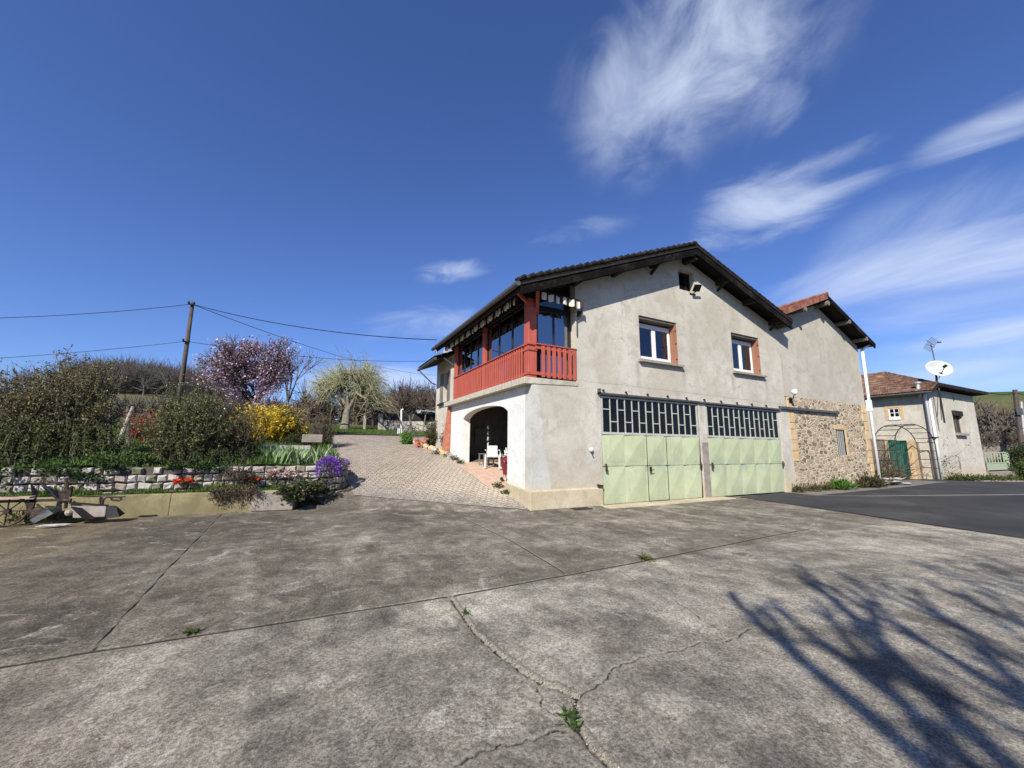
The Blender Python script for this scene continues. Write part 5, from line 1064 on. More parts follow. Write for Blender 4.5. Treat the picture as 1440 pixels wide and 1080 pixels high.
for px in (534.5,512.5):
    a=WP(px,600); mb=MB(); w=.16 if px>520 else .09; mb.box(a[0]-w,a[0]+w,a[1]-w,a[1]+w,WP(px,603)[2]-.3,WP(px,582 if px>520 else 584.5)[2]); tag(mb.build('gate_post',M['concrete_post'],bevel=.02,loc=tuple(a)),'thick square concrete post at the right of the mesh gate' if px>520 else 'thin concrete post at the left of the mesh gate','post')
mg=thing('mesh_gate','dark green wire mesh gate between two posts beyond the lawn','gate',tuple(WP(523,600)))
a=WP(514,602); b=WP(532,602); z1_=WP(523,582)[2]; z0_=a[2]+.1; mb=MB()
for p,q in (((a[0],a[1],z0_),(a[0],a[1],z1_)),((b[0],b[1],z0_),(b[0],b[1],z1_)),((a[0],a[1],z1_),(b[0],b[1],z1_)),((a[0],a[1],z0_),(b[0],b[1],z0_))): mb.tube([p,q],.035,6)
mb.build('frame',M['frame_dark'],mg); mb=MB()
for k in range(1,14): t=k/14; x,y=a[0]+(b[0]-a[0])*t,a[1]+(b[1]-a[1])*t; mb.tube([(x,y,z0_),(x,y,z1_)],.010,4)
for k in range(1,10): z=z0_+(z1_-z0_)*k/10; mb.tube([(a[0],a[1],z),(b[0],b[1],z)],.010,4)
mb.build('mesh',M['frame_dark'],mg)
D2_=26.
a=W(564.5,612,D2_); tp=W(564.5,576,D2_); wp=thing('white_pole','thin white metal pole standing at the top right of the driveway','pole',tuple(a)); mb=MB(); mb.tube([a-(0,0,.1),tp],.055,8); mb.tube([tp,tp+(.12,0,.02)],.05,6); mb.build('shaft',M['white_paint'],wp)
mb=MB(); mb.box(a[0]-.25,a[0]-.12,a[1]-.1,a[1]+.1,a[2]-.05,a[2]+.45); mb.tube([a+(0,0,.8),a+(.5,0,.1)],.02,5); mb.build('foot_bracket',M['white_paint'],wp)
# tarpaulin heap on the wall
q=W(600,578,33.6); r=np.random.default_rng(2); X,Y=np.meshgrid(np.linspace(-.9,.95,26),np.linspace(-.5,.5,12)); Z=.30*np.clip(1-(X/1.2)**2-(Y/.7)**2,0,1)**.5+r.normal(size=X.shape)*.045; v=np.stack([X+q[0],Y+q[1],Z+q[2]-.28],-1).reshape(-1,3); i=np.arange(25)[None,:]+np.arange(11)[:,None]*26; f=np.stack([i,i+1,i+27,i+26],-1).reshape(-1,4)
tag(npmesh('tarpaulin',v,f,M['tarp'],loc=tuple(q)),'crumpled pale blue tarpaulin heaped on the block wall','tarpaulin')
# scrap between pole and bushes
sc=thing('scrap_heap','heap of bent pale pipes and boards beside the white pole','scrap heap',tuple(W(578,612,23))); b=BASE[sc]; b=np.array((b[0],b[1],h1(b[0],b[1])+.1)); mb=MB()
r=random.Random(5)
for k in range(9): p=b+np.array((r.uniform(-.6,.6),r.uniform(-.5,.5),0)); mb.tube([p,p+(r.uniform(-.3,.3),0,r.uniform(.3,.7)),p+(r.uniform(.2,.9),.1,r.uniform(.2,.6))],.02,6)
mb.build('pipe',M['zinc'],sc); mb=MB()
for k in range(6): p=b+np.array((r.uniform(-.3,.7),r.uniform(.1,.7),.2)); mb.beam(p,p+(r.uniform(-.7,.4),0,r.uniform(.5,1.1)),.14,.03)
mb.build('board',M['wood_grey'],sc)
# bed to the right of the driveway beyond the arch
bd=thing('bed_edging','pale broken stone edging of the flower bed beside the whitened side wall','edging',(4.9,16.5,1.2))
r=random.Random(9)
for k in range(16):
    t=k/15; x=5.25-.75*t+r.uniform(-.04,.04); y=15.9+4.6*t; mb=MB(); mb.blob((x,y,h1(x,y)+.08),(.12,.2,.13),7,.25); mb.build('edging_stone',M['ochre'] if k%4 else M['sett'],bd)
bk=thing('brick_pile','untidy pile of orange bricks at the edge of the bed','bricks',(4.95,18.6,h1(4.9,18.6)))
for k in range(26):
    mb=MB(); x=4.75+r.uniform(-.2,.28); y=18.7+r.uniform(-.35,.35); z=h1(x,y)+.05+.08*(k//6)+.0; a=r.uniform(0,3); d=np.array((math.cos(a),math.sin(a),r.uniform(-.25,.25)))*.11; mb.beam(np.array((x,y,z))-d,np.array((x,y,z))+d,.10,.06); mb.build('brick',M['brick'],bk,bevel=.004)
q=P(598,628,1,18.4); bush('bed_shrub','dense dark green shrub in the bed against the house','bush',(5.6,18.9,h1(5.4,18.9)),(.75,.7),1.35,150,7500,.075,[(.04,.065,.02),(.07,.09,.03),(.10,.075,.03)],seed=14)
bush('bed_shrub','reddish brown shrub nearest the whitened side wall','bush',(5.75,17.2,h1(5.3,17.2)),(.55,.6),1.35,150,4500,.065,[(.10,.045,.03),(.07,.055,.025),(.14,.07,.045)],seed=15)
bush('green_clump','bright green clump beside the brick pile','plant',(4.3,19.6,h1(4.3,19.6)),(.35,.3),.6,60,2200,.08,[(.08,.17,.025),(.11,.22,.04)],seed=16)
weeds('bed_weeds','low weeds growing from the foot of the whitened side wall','weeds',[(5.30,14.7,h1(5.4,14.7),.12),(5.3,15.3,h1(5.4,15.3),.16),(5.2,15.9,h1(5.3,15.9),.2),(4.9,16.6,h1(5,16.6),.2)],900,.07,gq+bq,24)
weeds('jamb_weed','small weed at the near foot of the arched opening','weed',[(5.33,11.35,h1(5.4,11.35)+.02,.12)],140,.09,gq,25)
weeds('jamb_weed','tiny green weed on the pavers just before the plinth corner','weed',[(5.3,10.75,h1(5.3,10.75)+.02,.09)],120,.08,[(.05,.09,.02)],26)
# brick pier under the slab's far end
mb=MB(); mb.hexa([(5.1,16.46,1.0),(5.45,16.46,1.0),(5.45,16.7,1.0),(5.1,16.7,1.0),(5.36,16.46,3.4),(5.45,16.46,3.4),(5.45,16.7,3.4),(5.36,16.7,3.4)]); mb.build('brick_pier',M['brick'],house)

# ---------------------------------------------------------------- porch contents
def chair_mesh():
    t=thing('garden_chair','x','chair',(0,0,0),'white plastic garden chairs in the porch'); mb=MB(); mb.box(-.22,.22,-.22,.22,.40,.43); mb.build('seat',M['white_plastic'],t,bevel=.012)
    mb=MB(); mb.hexa([(-.2,.20,.43),(.2,.20,.43),(.2,.235,.43),(-.2,.235,.43),(-.19,.30,.82),(.19,.30,.82),(.19,.33,.82),(-.19,.33,.82)]); mb.build('backrest',M['white_plastic'],t,bevel=.012)
    for x in (-.25,.25):
        mb=MB(); mb.beam((x,-.24,.64),(x,.29,.66),.05,.03); mb.build('armrest',M['white_plastic'],t)
        for y in (-.23,.24): mb=MB(); mb.beam((x*1.08,y*1.12,0),(x,y,.64 if y<0 else .5),.05,.035); mb.build('leg',M['white_plastic'],t)
    return t
ch=chair_mesh(); porch=[(6.25,13.75,2.6,0,'white plastic garden chair nearest the far jamb of the arch'),(6.7,12.9,.7,0,'white plastic garden chair in the middle of the porch'),(6.75,12.9,.7,.09,'white plastic garden chair stacked on the one in the middle'),(6.35,12.05,3.6,0,'white plastic garden chair partly behind the maroon pushchair')]
for i,(x,y,a,dz_,lab) in enumerate(porch):
    o=ch if i==0 else ch.copy()
    if i: 
        C.objects.link(o)
        for k in list(ch.children): c=k.copy(); C.objects.link(c); c.parent=o
    o.location=(x,y,h1(5.4,y)+.03+dz_); o.rotation_euler=(0,0,a); o['label']=lab
tb=thing('garden_table','low white plastic table piled with things in the porch','table',(6.6,12.5,h1(5.4,12.5))); b=BASE[tb]
mb=MB(); mb.disc(b+(0,0,.70),(0,0,1),.48,.04,24); mb.build('table_top',M['white_plastic'],tb)
for dx_,dy_ in ((.3,.3),(-.3,.3),(.3,-.3),(-.3,-.3)): mb=MB(); mb.beam(b+(dx_*1.1,dy_*1.1,0),b+(dx_,dy_,.68),.06,.04); mb.build('leg',M['white_plastic'],tb)
pc=thing('pushchair','maroon pushchair standing at the near side of the porch','pushchair',(6.0,11.75,h1(5.4,11.75))); b=BASE[pc]
mb=MB(); mb.add([b+p for p in ((-.2,-.25,.35),(.2,-.25,.35),(.2,.15,.30),(-.2,.15,.30),(.2,.35,.78),(-.2,.35,.78),(-.24,-.2,.6),(.24,-.2,.6))],[(0,1,2,3),(3,2,4,5),(0,3,5,6),(1,7,4,2)]); o=mb.build('seat',M['maroon'],pc); o.modifiers.new('s','SOLIDIFY').thickness=.03
mb=MB(); mb.blob(b+(0,.2,.75),(.24,.22,.16),10,.03); mb.build('hood',M['maroon'],pc)
mb=MB(); mb.tube([b+(-.2,-.3,.1),b+(-.2,.3,.95)],.012,6); mb.tube([b+(.2,-.3,.1),b+(.2,.3,.95)],.012,6); mb.tube([b+(-.2,.3,.1),b+(-.2,-.15,.6)],.012,6); mb.tube([b+(.2,.3,.1),b+(.2,-.15,.6)],.012,6); mb.build('frame',M['galv'],pc)
for x in (-.2,.2):
    for y in (-.3,.3): mb=MB(); mb.disc(b+(x,y,.1),(1,0,0),.1,.04,14); mb.build('wheel',M['black'],pc)
mb=MB(); q=(6.15,14.15,h1(5.4,14.15)+.03); mb.box(q[0]-.25,q[0]+.2,q[1]-.3,q[1]+.2,q[2]+.42,q[2]+.46)
for dx_ in (-.22,.17):
    for dy_ in (-.27,.17): mb.box(q[0]+dx_-.02,q[0]+dx_+.02,q[1]+dy_-.02,q[1]+dy_+.02,q[2],q[2]+.42)
tag(mb.build('stool',M['wood_grey'],loc=q),'dark low wooden stool just inside the far jamb of the arch','stool')
mb=MB(); q=(6.6,12.65,h1(5.4,12.5)+.75); mb.blob(q,(.28,.22,.18),9,.2); tag(mb.build('bag',M['galv'],loc=q),'grey bag resting on the white table in the porch','bag')
mb=MB(); q=(6.3,14.62,h1(5.4,14.4)+1.2); 
for k in range(4): mb.blob((q[0],q[1]-.25,q[2]+.25-k*.22),(.05,.03,.08),6,.3)
tag(mb.build('hanging_tools',M['galv'],loc=q),'pale small tools hanging inside the far jamb of the arch','tools')

# ---------------------------------------------------------------- old plough by the planter
pl=thing('old_plough','rusty iron horse plough with spoked wheel standing beside the planter kerb','plough',(-4.3,12.0,0))
Q=lambda px,py,Y=12.05: P(px,py,1,Y)
def spoked(cx,cz,R,y,n=8):
    mb=MB(); mb.tube([(cx+R*math.cos(t),y,cz+R*math.sin(t)) for t in np.linspace(0,2*math.pi,25)],.022,6)
    for k in range(n): t=2*math.pi*k/n; mb.tube([(cx,y,cz),(cx+R*math.cos(t),y,cz+R*math.sin(t))],.014,5)
    mb.disc((cx,y,cz),(0,1,0),.05,.1,10); return mb
w=Q(10,719); spoked(w[0],.30,.29,12.05).build('wheel',M['rust'],pl); spoked(w[0]-.75,.27,.27,11.9).build('wheel',M['rust'],pl)
mb=MB(); a=Q(-25,706); b=Q(88,703); mb.beam(a,b,.06,.05); mb.beam(b,Q(88,690),.05,.09); mb.tube([Q(38,706),Q(52,728)],.03,6); mb.beam(Q(47,703),Q(41,722),.06,.08); mb.beam(Q(52,709),Q(66,722),.03,.03); mb.tube([Q(92,715),Q(95,690),Q(93,672)],.03,6); mb.box(*(lambda q:(q[0]-.035,q[0]+.05,q[1]-.04,q[1]+.04,q[2]-.08,q[2]+.08))(Q(96,694))); mb.tube([Q(88,704),Q(100,704)],.05,6)
mb.build('beam',M['rust'],pl)
mb=MB(); a=Q(-20,701); b=Q(46,699); mb.beam(a,b,.22,.035); tag(mb.build('board_plank',M['board'],loc=tuple(a)),'sun bleached plank lying across the plough beam','plank')
def blade(pts,th=.02,name='mouldboard'):
    P_=[np.array(p) for p in pts]; n_=nz(np.cross(P_[1]-P_[0],P_[-1]-P_[0]))*th; mb=MB(); k=len(P_); c=sum(P_)/k+n_*4; mb.add([*P_,*[p-n_ for p in P_],c,c-n_*1.5],[(i,(i+1)%k,2*k) for i in range(k)]+[((i+1)%k+k,i+k,2*k+1) for i in range(k)]+[(i,i+k,(i+1)%k+k,(i+1)%k) for i in range(k)]); return mb.build(name,M['steel_dull'],pl)
blade([Q(42,731,11.75),Q(48,736,11.7),Q(75,722,11.8),Q(86,718,12.0),Q(86,712,12.1),Q(66,711,12.15),Q(55,722,11.95)])
blade([Q(56,678,12.1),Q(70,688,12.1),Q(88,708,12.1),Q(84,704,12.2),Q(70,694,12.25)])
blade([Q(44,680,12.2),Q(50,690,12.2),Q(51,703,12.2),Q(47,700,12.25)]); 
mb=MB(); mb.tube([Q(58,675,12.2),Q(75,678,12.2),Q(98,679,12.2),Q(135,680,12.25)],.018,6); mb.tube([Q(92,690,12.1),Q(99,689),Q(101,684)],.03,6); mb.build('handle',M['rust'],pl)
mb=MB(); mb.blob(Q(53,722,12.05),(.12,.05,.14),10,.05); mb.build('coulter_disc',M['rust'],pl)
sd=thing('old_seeder','old metal garden implement with curled handle lying right of the plough','implement',tuple(Q(130,722,12.0)))
mb=MB(); mb.hexa([Q(103,729,11.8),Q(148,727,11.8),Q(148,724,12.1),Q(103,727,12.1),Q(100,712,11.85),Q(150,712,11.85),Q(150,711,12.1),Q(100,711,12.1)]); mb.build('body',M['stepcon'],sd,bevel=.02)
mb=MB(); mb.hexa([Q(100,714,11.78),Q(115,717,11.76),Q(134,730,11.76),Q(118,731,11.78),Q(100,712,11.84),Q(115,714,11.84),Q(136,728,11.84),Q(120,728,11.84)]); mb.hexa([Q(149,729,11.8),Q(168,727,11.8),Q(176,722,12.),Q(152,722,12.0),Q(150,712,11.85),Q(163,712,11.85),Q(163,711,12.0),Q(152,711,12.0)]); mb.beam(Q(98,707,11.95),Q(152,711,11.95),.05,.035); mb.build('dark_plate',M['black'],sd)
mb=MB(); mb.tube([Q(144,711,12.),Q(145,703,12.),Q(150,699,12.),Q(168,699,12.),Q(171,702,12.),Q(168,704,12.),Q(158,703,12.),Q(156,701,12.),Q(158,699,12)],.022,6); mb.tube([Q(168,699,12),Q(176,698,12)],.02,6); mb.build('curled_handle',M['rust'],sd)
mb=MB(); mb.blob(Q(97,721,11.85),(.07,.07,.06),10,.08); mb.build('pale_hub',M['concrete_post'],sd)
a=Q(78,737,11.6); mb=MB(); mb.blob((a[0],a[1],.03),(.28,.08,.03),9,.15); tag(mb.build('flat_stone',M['sett'],loc=tuple(a)),'thin pale flat stone on the ground in front of the plough','stone')
weeds('planter_weeds','green weeds around the plough wheel at the kerb foot','weeds',[(-5.2,12.3,.02,.25),(-4.7,12.25,.02,.2),(-4.2,12.3,.02,.15)],700,.08,gq,28)

# ---------------------------------------------------------------- yard details
def rosette(px,py,n,L,lab,seed,cols=((.06,.10,.025),(.09,.13,.035),(.04,.065,.018))):
    q=P(px,py,2,0); r=np.random.default_rng(seed); p=np.repeat(q[None],n,0)+r.normal(size=(n,3))*(L*.35,L*.35,.004); d=r.normal(size=(n,3))*(1,1,.2); d[:,2]=np.abs(d[:,2])+.35
    v,f=leafmesh(p,L,.38,d); tag(npmesh('crack_weed',v,f,M['leaf'],None,palette(cols,n),loc=tuple(q)),lab,'weed')
rosette(800,1008,34,.06,'dandelion like weed rosette in the wide crack near the picture bottom',1); rosette(808,1022,26,.045,'second weed tuft just below the rosette in the wide crack',2)
rosette(655,862,26,.045,'small weed near the upper end of the wide crack',3); rosette(908,786,90,.09,'small grassy weed in the cross joint right of centre',4,((.07,.09,.025),(.12,.13,.05))); rosette(270,889,60,.05,'tiny weed in the cross joint left of centre',5,((.07,.09,.025),))
# crumbs of broken concrete along the wide crack
r=np.random.default_rng(12); cr_=np.array(BIG[0]); n=260; i=r.integers(0,len(cr_)-1,n); t=r.uniform(0,1,(n,1)); p=cr_[i]*(1-t)+cr_[i+1]*t+r.normal(size=(n,2))*.022; mb=MB()
for q in p: s_=float(r.uniform(.002,.008)); mb.blob((q[0],q[1],-.014+s_*.3),(s_,s_*.8,s_*.6),5,.3)
n=150; q=np.stack([r.uniform(-6,12,n),r.uniform(1.5,9,n)],-1)
for a in q: s_=float(r.uniform(.004,.012)); mb.blob((a[0],a[1],-.008),(s_,s_*.8,s_*.5),5,.3)
struct(mb.build('loose_grit',M['concrete_post']),'stuff')
# grass line in joint
def p4(r,n):
    L=np.array(J[0]); i=r.integers(20,len(L)-1,n); t=r.uniform(0,1,(n,1)); q=L[i]*(1-t)+L[i+1]*t+r.normal(size=(n,2))*.006; return np.concatenate([q,np.full((n,1),-.03)],1)
grass('joint_moss',p4,1500,.022,[(.06,.08,.02),(.05,.06,.02)],5)

# ---------------------------------------------------------------- tree behind the camera whose shade falls across the yard
sl=np.array((.682,-.731)); sk=np.array((.731,.682)); 
def lk(s,k): q=sl*s+sk*k; return (q[0],q[1],0)
tree('bare_yard_tree','bare tall tree behind the viewer shading the yard','tree',lk(2.62,-5.9),8.8,21,4,.11,.6,.66,3,.5,M['bark'],wig_=.04,shrink=.38,minr=.010)
tree('bare_yard_tree','thick stemmed bare tree behind the viewer','tree',lk(2.0,-6.2),9.2,22,4,.20,.62,.66,3,.5,M['bark'],wig_=.04,shrink=.38,minr=.010)
tree('bare_yard_tree','slender bare tree further right behind the viewer','tree',lk(4.3,-5.2),9.0,23,4,.06,.4,.72,3,.5,M['bark'],wig_=.03,shrink=.4,minr=.009)

# ---------------------------------------------------------------- far woods and right background
def wood(name,pts,n,hgt,seed,cols,dens=110,wd=3.):
    r=np.random.default_rng(seed); V=[];Fc=[];S=[];cl=[]; pts=np.array(pts)
    for i in range(n):
        t=r.uniform(0,len(pts)-1); a=int(t); q=pts[a]*(1-(t-a))+pts[a+1]*(t-a); q=q+r.normal(size=2)*q[0:1]*0+r.normal(size=2)*6; z=h1(*q); hh=hgt*r.uniform(.65,1.15); w_=wd*r.uniform(.7,1.3)
        b=np.array((*q,z)); S.append((*b,*(b+(0,0,hh*.6)),.22,.12))
        for k in range(dens):
            d=nz(r.normal(size=3)+(0,0,.9)); s_=b+np.array((0,0,hh*r.uniform(.2,.75))); L=w_*r.uniform(.5,1.25); e=s_+d*L*(1,1,1.1); S.append((*s_,*e,.07,.02)); 
    v,f=segmesh(S); o=npmesh(name,v,f,cols); o['kind']='stuff'; return o
Wd=lambda px,D:W(px,640,D)[:2]
wood('far_wood',[Wd(95,160),Wd(150,150),Wd(240,165),Wd(300,190)],150,6.3,1,M['twig_grey'],60,4.)
wood('far_wood',[Wd(100,185),Wd(160,180),Wd(300,200),Wd(660,210)],200,7,2,M['twig'],60,4.)
wood('near_thicket',[Wd(350,66),Wd(430,66),Wd(500,66)],60,2.6,3,M['twig'],90,1.6)
wood('near_thicket',[Wd(525,60),Wd(570,62),Wd(660,58)],80,4.6,8,M['twig'],90,2.3)
wood('near_thicket',[Wd(548,85),Wd(600,84),Wd(680,80)],70,7.,4,M['twig_grey'],90,3.)
wood('hillside_trees',[Wd(1345,120),Wd(1395,125),Wd(1470,118)],26,6.5,9,M['twig'],90,2.6)
wood('near_thicket',[Wd(140,66),Wd(220,66),Wd(290,66)],40,1.8,5,M['twig_grey'],70,1.5)
# right background
for i,(px,D,top,sd,lab) in enumerate(((1400,75,563,31,'bare grey tree on the slope behind the railed gate'),(1418,80,575,33,'second bushy bare tree further right on the slope'),(1382,95,585,34,'small bare tree close behind the small house'))):
    q=W(px,640,D); z=h1(q[0],q[1]); hh=W(px,top,D)[2]-z; t,tp=tree('bare_tree',lab,'tree',(q[0],q[1],z),hh*1.5,sd,5,.26,.6,.2,3,.3,M['twig_grey'],shrink=.76,minr=.045,wig_=.1)
hd=thing('garden_hedge','dark evergreen hedge right of the pale green gate','hedge',tuple(W(1432,670,42)))
q=W(1450,640,56); b=np.array((q[0],q[1],-1.0)); r=np.random.default_rng(6); n=12000; d=r.normal(size=(n,3)); d/=np.linalg.norm(d,axis=1)[:,None]; p=b+np.array((0,0,1.3))+d*np.array((2.7,1.8,2.0))*r.uniform(.75,1.05,(n,1))*(1+.12*np.sin(d[:,:1]*9)); v,f=leafmesh(p,.16,.5); npmesh('foliage',v,f,M['leaf'],hd,palette([(.025,.045,.014),(.045,.07,.02),(.02,.03,.012)],n))
bush('round_shrub','rounded yellow green shrub at the right picture edge','bush',(*W(1440,640,50)[:2],-.9),(.9,.9),1.9,100,7000,.13,[(.09,.13,.03),(.07,.10,.025)],seed=41,r0=.02)
for i,(px,py,lab) in enumerate(((1432,636,'red flowering shrub above the dark hedge'),(1397,645,'red flowering shrub seen through the gate bars'))):
    q=W(px,py,57); bush('red_shrub',lab,'bush',(q[0],q[1],q[2]-2.0),(1.3 if i==0 else .8,.8),2.3,60,1300 if i==0 else 700,.14,[(.32,.02,.035),(.20,.02,.03),(.06,.05,.02)],seed=43+i,low=.5,lm='petal',leafname='blossom',r0=.02)
# low wall with hedge line and white gable far right
q0_,q1_=W(1375,640,60),W(1460,640,60); mb=MB(); mb.hexa([(*q,z) for z in (-1.5,W(1400,621,60)[2]) for q in (q0_[:2],q1_[:2],q1_[:2]+(0,.4),q0_[:2]+(0,.4))]); tag(mb.build('field_wall',M['stepcon'],loc=tuple(q0_)),'long grey field wall behind the railed gate','wall')
n=5000; t=np.random.default_rng(3).uniform(0,1,(n,1)); p=np.concatenate([q0_[None,:2]*(1-t)+q1_[None,:2]*t,np.full((n,1),W(1400,619,60)[2])],1)+np.random.default_rng(4).normal(size=(n,3))*(.3,.3,.35); v,f=leafmesh(p,.25,.12,None,-.6); tag(npmesh('dry_hedge',v,f,M['leaf'],None,palette([(.13,.10,.075),(.18,.15,.11),(.09,.075,.05)],n),loc=tuple(p[0])),'straggly brown hedge along the top of the field wall','hedge')
fh=thing('white_cottage','small distant white cottage with chimney at the right picture edge','house',tuple(W(1434,620,85))); b=BASE[fh]
za,zb=W(1434,621,85)[2]-2,W(1434,612,85)[2]; mb=MB(); x0_=W(1428,600,85); x1_=W(1446,600,85); mb.hexa([(*q,z) for z in (za,zb) for q in (x0_[:2],x1_[:2],x1_[:2]+(0,4),x0_[:2]+(0,4))]); mb.build('wall',M['white_paint'],fh)
zc=W(1434,607,85)[2]; mb=MB(); m0=(x0_[:2]); mb.add([(*(x0_[:2]+(-.3,-.3)),zb),(*(x1_[:2]+(.3,-.3)),zb),(*(x1_[:2]+(0,2)),zc),(*(x0_[:2]+(0,2)),zc),(*(x1_[:2]+(0,4.3)),zb),(*(x0_[:2]+(0,4.3)),zb)],[(0,1,2,3),(3,2,4,5),(0,3,5),(1,4,2)]); rf=mb.build('roof',M['zinc'],fh)
c_=W(1432,603,85); mb=MB(); mb.box(c_[0]-.5,c_[0]+.4,c_[1]+.6,c_[1]+1.4,zb,c_[2]); mb.build('chimney',M['white_paint'],rf)
# right utility pole
q=W(1434,640,58); tp=W(1427,548,58); u2=thing('utility_pole','dark utility pole with lamp arm near the right picture edge','utility pole',(q[0],q[1],-1)); mb=MB(); mb.tube([(q[0]+.3,q[1],-1),(tp[0],tp[1],tp[2])],[.2,.15],8); mb.build('pole',M['bark'],u2)
mb=MB(); c_=W(1431,582,58); mb.tube([c_,c_+(-.8,0,.35),c_+(-1.3,0,.4)],.05,6); mb.box(c_[0]-.2,c_[0]+.2,c_[1]-.3,c_[1],c_[2]-.1,c_[2]+.5); mb.build('lamp_arm',M['zinc'],u2)
cable('overhead_cable','cable from the small house eave to the right hand pole',tuple(E_+(0,0,-.05)),tuple(tp-(0,0,.3)),.15,.03); cable('overhead_cable','cable leaving the right hand pole out of the picture',tuple(tp-(0,0,.3)),tuple(W(1500,566,60)),.1,.03)
mb=MB(); q=W(1438,640,62); mb.tube([(q[0],q[1],-1),W(1436,565,62)],[.14,.1],8); tag(mb.build('concrete_pole',M['galv'],loc=(q[0],q[1],-1)),'pale concrete pole right behind the dark utility pole','pole')

# ---------------------------------------------------------------- sky, sun, camera
EL=math.radians(37); sd=np.array((.731*math.cos(EL),.682*math.cos(EL),-math.sin(EL)))
L=bpy.data.lights.new('sun','SUN'); L.energy=5.0; L.angle=math.radians(.5); L.color=(1,.95,.865); lo=bpy.data.objects.new('sun',L); C.objects.link(lo); lo.rotation_mode='QUATERNION'; lo.rotation_quaternion=Vector(sd).to_track_quat('-Z','Y'); lo.location=(-10,-10,20)
wd=bpy.data.worlds.new('World'); bpy.context.scene.world=wd; wd.use_nodes=True; nt=wd.node_tree; bg=nt.nodes['Background']
sky=nt.nodes.new('ShaderNodeTexSky'); sky.sky_type='NISHITA'; sky.sun_disc=False; sky.sun_elevation=EL; sky.sun_rotation=math.atan2(-.731,-.682)%(2*math.pi); sky.altitude=300; sky.air_density=1.0; sky.dust_density=.45; sky.ozone_density=3.2
def N(t,**k):
    o=nt.nodes.new(t)
    for a,b in k.items(): setattr(o,a,b)
    return o
def wm(op,a,b=0.,c=0.,clamp=False):
    o=N('ShaderNodeMath',operation=op,use_clamp=clamp)
    for i,v in enumerate((a,b,c)):
        if hasattr(v,'links'): nt.links.new(v,o.inputs[i])
        else: o.inputs[i].default_value=v
    return o.outputs[0]
tc=N('ShaderNodeTexCoord'); dirv=tc.outputs['Generated']
def wdot(vec):
    o=N('ShaderNodeVectorMath',operation='DOT_PRODUCT'); nt.links.new(dirv,o.inputs[0]); o.inputs[1].default_value=tuple(vec); return o.outputs['Value']
def cloud(c,e,half_w,sc,amt_,thr=(.38,.72),stretch=3.,seed=0.,det=7,rough=.58,dist=.7,fall=1.0):
    """wispy streak between sky directions: centre c (px), end e, half width given as a third pixel"""
    amt=min(.9,amt_*1.3); cd=ray(*c); ud=ray(*e); ln=math.acos(max(-1,min(1,cd@ud))); u=nz(ud-cd*(cd@ud)); v=np.cross(cd,u); wd_=math.acos(cd@ray(*half_w))
    z=wm('MAXIMUM',wdot(cd),.15); a=wm('DIVIDE',wdot(u),z); b=wm('DIVIDE',wdot(v),z)
    an=wm('DIVIDE',a,math.tan(ln)); bn=wm('DIVIDE',b,math.tan(wd_))
    cv=N('ShaderNodeCombineXYZ'); nt.links.new(wm('MULTIPLY',a,sc/stretch),cv.inputs[0]); nt.links.new(wm('MULTIPLY',b,sc),cv.inputs[1]); cv.inputs[2].default_value=seed
    nn=N('ShaderNodeTexNoise'); nn.inputs['Scale'].default_value=1.; nn.inputs['Detail'].default_value=det; nn.inputs['Roughness'].default_value=rough; nn.inputs['Distortion'].default_value=dist; nt.links.new(cv.outputs[0],nn.inputs['Vector'])
    n2=N('ShaderNodeTexNoise'); n2.inputs['Scale'].default_value=.35; n2.inputs['Detail'].default_value=2; nt.links.new(cv.outputs[0],n2.inputs['Vector'])
    rr=wm('ADD',wm('MULTIPLY',an,an),wm('MULTIPLY',bn,bn)); rr=wm('ADD',rr,wm('MULTIPLY',wm('SUBTRACT',n2.outputs['Fac'],.5),2.2*fall))
    env=N('ShaderNodeMapRange',interpolation_type='SMOOTHSTEP'); nt.links.new(rr,env.inputs[0]); env.inputs[1].default_value=1.7; env.inputs[2].default_value=-.3; env.inputs[3].default_value=0; env.inputs[4].default_value=1
    dens=wm('ADD',wm('MULTIPLY',env.outputs[0],.75),wm('MULTIPLY',wm('SUBTRACT',nn.outputs['Fac'],.5),2.3))
    m=N('ShaderNodeMapRange',interpolation_type='SMOOTHSTEP'); nt.links.new(dens,m.inputs[0]); m.inputs[1].default_value=thr[0]-.15; m.inputs[2].default_value=thr[1]+.30; m.inputs[3].default_value=0; m.inputs[4].default_value=amt
    return wm('MULTIPLY',wm('MULTIPLY',m.outputs[0],env.outputs[0]),wm('GREATER_THAN',wdot(cd),.2))
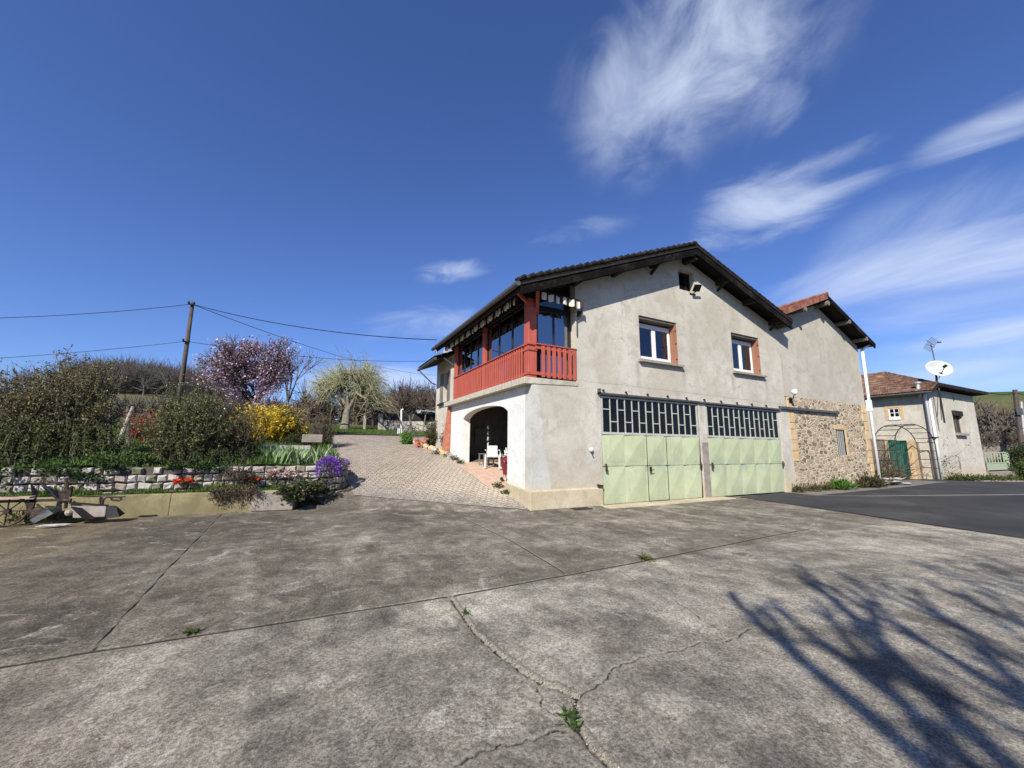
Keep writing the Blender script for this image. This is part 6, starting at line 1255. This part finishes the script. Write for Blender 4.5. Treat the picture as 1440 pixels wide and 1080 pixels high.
cl=[cloud((1000,40),(1220,-150),(860,-40),6,.72,(.22,1.0),1.25,1.,fall=1.1),
    cloud((900,150),(1000,30),(815,100),7,.45,(.2,1.05),1.3,2.,fall=1.1),
    cloud((1420,170),(1250,238),(1432,200),12,.62,(.30,.85),4.5,3.,fall=.45),
    cloud((1060,300),(1190,265),(1075,345),10,.55,(.30,.85),3.2,4.,fall=.7),
    cloud((1090,245),(960,285),(1098,268),14,.36,(.30,.85),4,5.,fall=.5),
    cloud((1330,365),(1040,425),(1345,415),8,.70,(.25,.85),4.5,6.,fall=.4),
    cloud((1440,470),(1235,498),(1445,500),9,.62,(.25,.8),4.5,7.,fall=.4),
    cloud((1400,525),(1240,540),(1400,562),9,.50,(.25,.9),4,8.,fall=.4),
    cloud((632,381),(690,375),(634,400),22,.42,(.25,.9),2.5,9.,fall=.6),
    cloud((600,455),(700,445),(604,490),12,.42,(.25,.9),3,10.,fall=.6),
    cloud((560,545),(380,545),(560,580),10,.55,(.2,.9),3,11.,fall=.5),
    cloud((820,325),(900,312),(824,345),18,.22,(.25,.9),3,12.,fall=.6),
    cloud((1270,330),(1480,230),(1285,410),9,.40,(.3,.9),5,21.,fall=.5),
    cloud((1180,270),(1290,235),(1186,290),12,.40,(.3,.9),4,22.,fall=.5),
    cloud((1200,400),(1430,330),(1220,450),7,.34,(.2,1.),4,24.,fall=.8),
    cloud((1330,520),(1560,500),(1340,580),6,.40,(.15,1.),4,25.,fall=.8),
    cloud((1380,430),(1130,470),(1385,480),9,.30,(.3,.9),5,23.,fall=.5),
    cloud((1100,150),(1140,110),(1120,175),18,.25,(.25,.9),2.5,13.,fall=.6)]
cov=cl[0]
for c in cl[1:]: cov=wm('SUBTRACT',wm('ADD',cov,c),wm('MULTIPLY',cov,c))
sat=N('ShaderNodeHueSaturation'); sat.inputs['Saturation'].default_value=1.0; tint=N('ShaderNodeMix'); tint.data_type='RGBA'; tint.blend_type='MULTIPLY'; tint.inputs[0].default_value=1.; nt.links.new(sky.outputs[0],tint.inputs[6]); tint.inputs[7].default_value=(.62,.76,1.15,1); nt.links.new(tint.outputs[2],sat.inputs['Color'])
mx=N('ShaderNodeMix'); mx.data_type='RGBA'; nt.links.new(cov,mx.inputs[0]); nt.links.new(sat.outputs[0],mx.inputs[6]); mx.inputs[7].default_value=(5.7,6.4,7.8,1); nt.links.new(mx.outputs[2],bg.inputs[0]); bg.inputs[1].default_value=.088
cam=bpy.data.cameras.new('camera'); co=bpy.data.objects.new('camera',cam); C.objects.link(co); cam.sensor_fit='HORIZONTAL'; cam.sensor_width=36; cam.lens=F/1440*36; cam.clip_start=.05; cam.clip_end=4000
m4=Matrix.Identity(4)
for i in range(3):
    for j in range(3): m4[i][j]=RM[i][j]
    m4[i][3]=EYE[i]
co.matrix_world=m4
S_=bpy.context.scene; S_.camera=co; S_.view_settings.view_transform='Standard'; S_.view_settings.look='None'; S_.view_settings.exposure=.62; S_.view_settings.gamma=1
S_.cycles.max_bounces=6
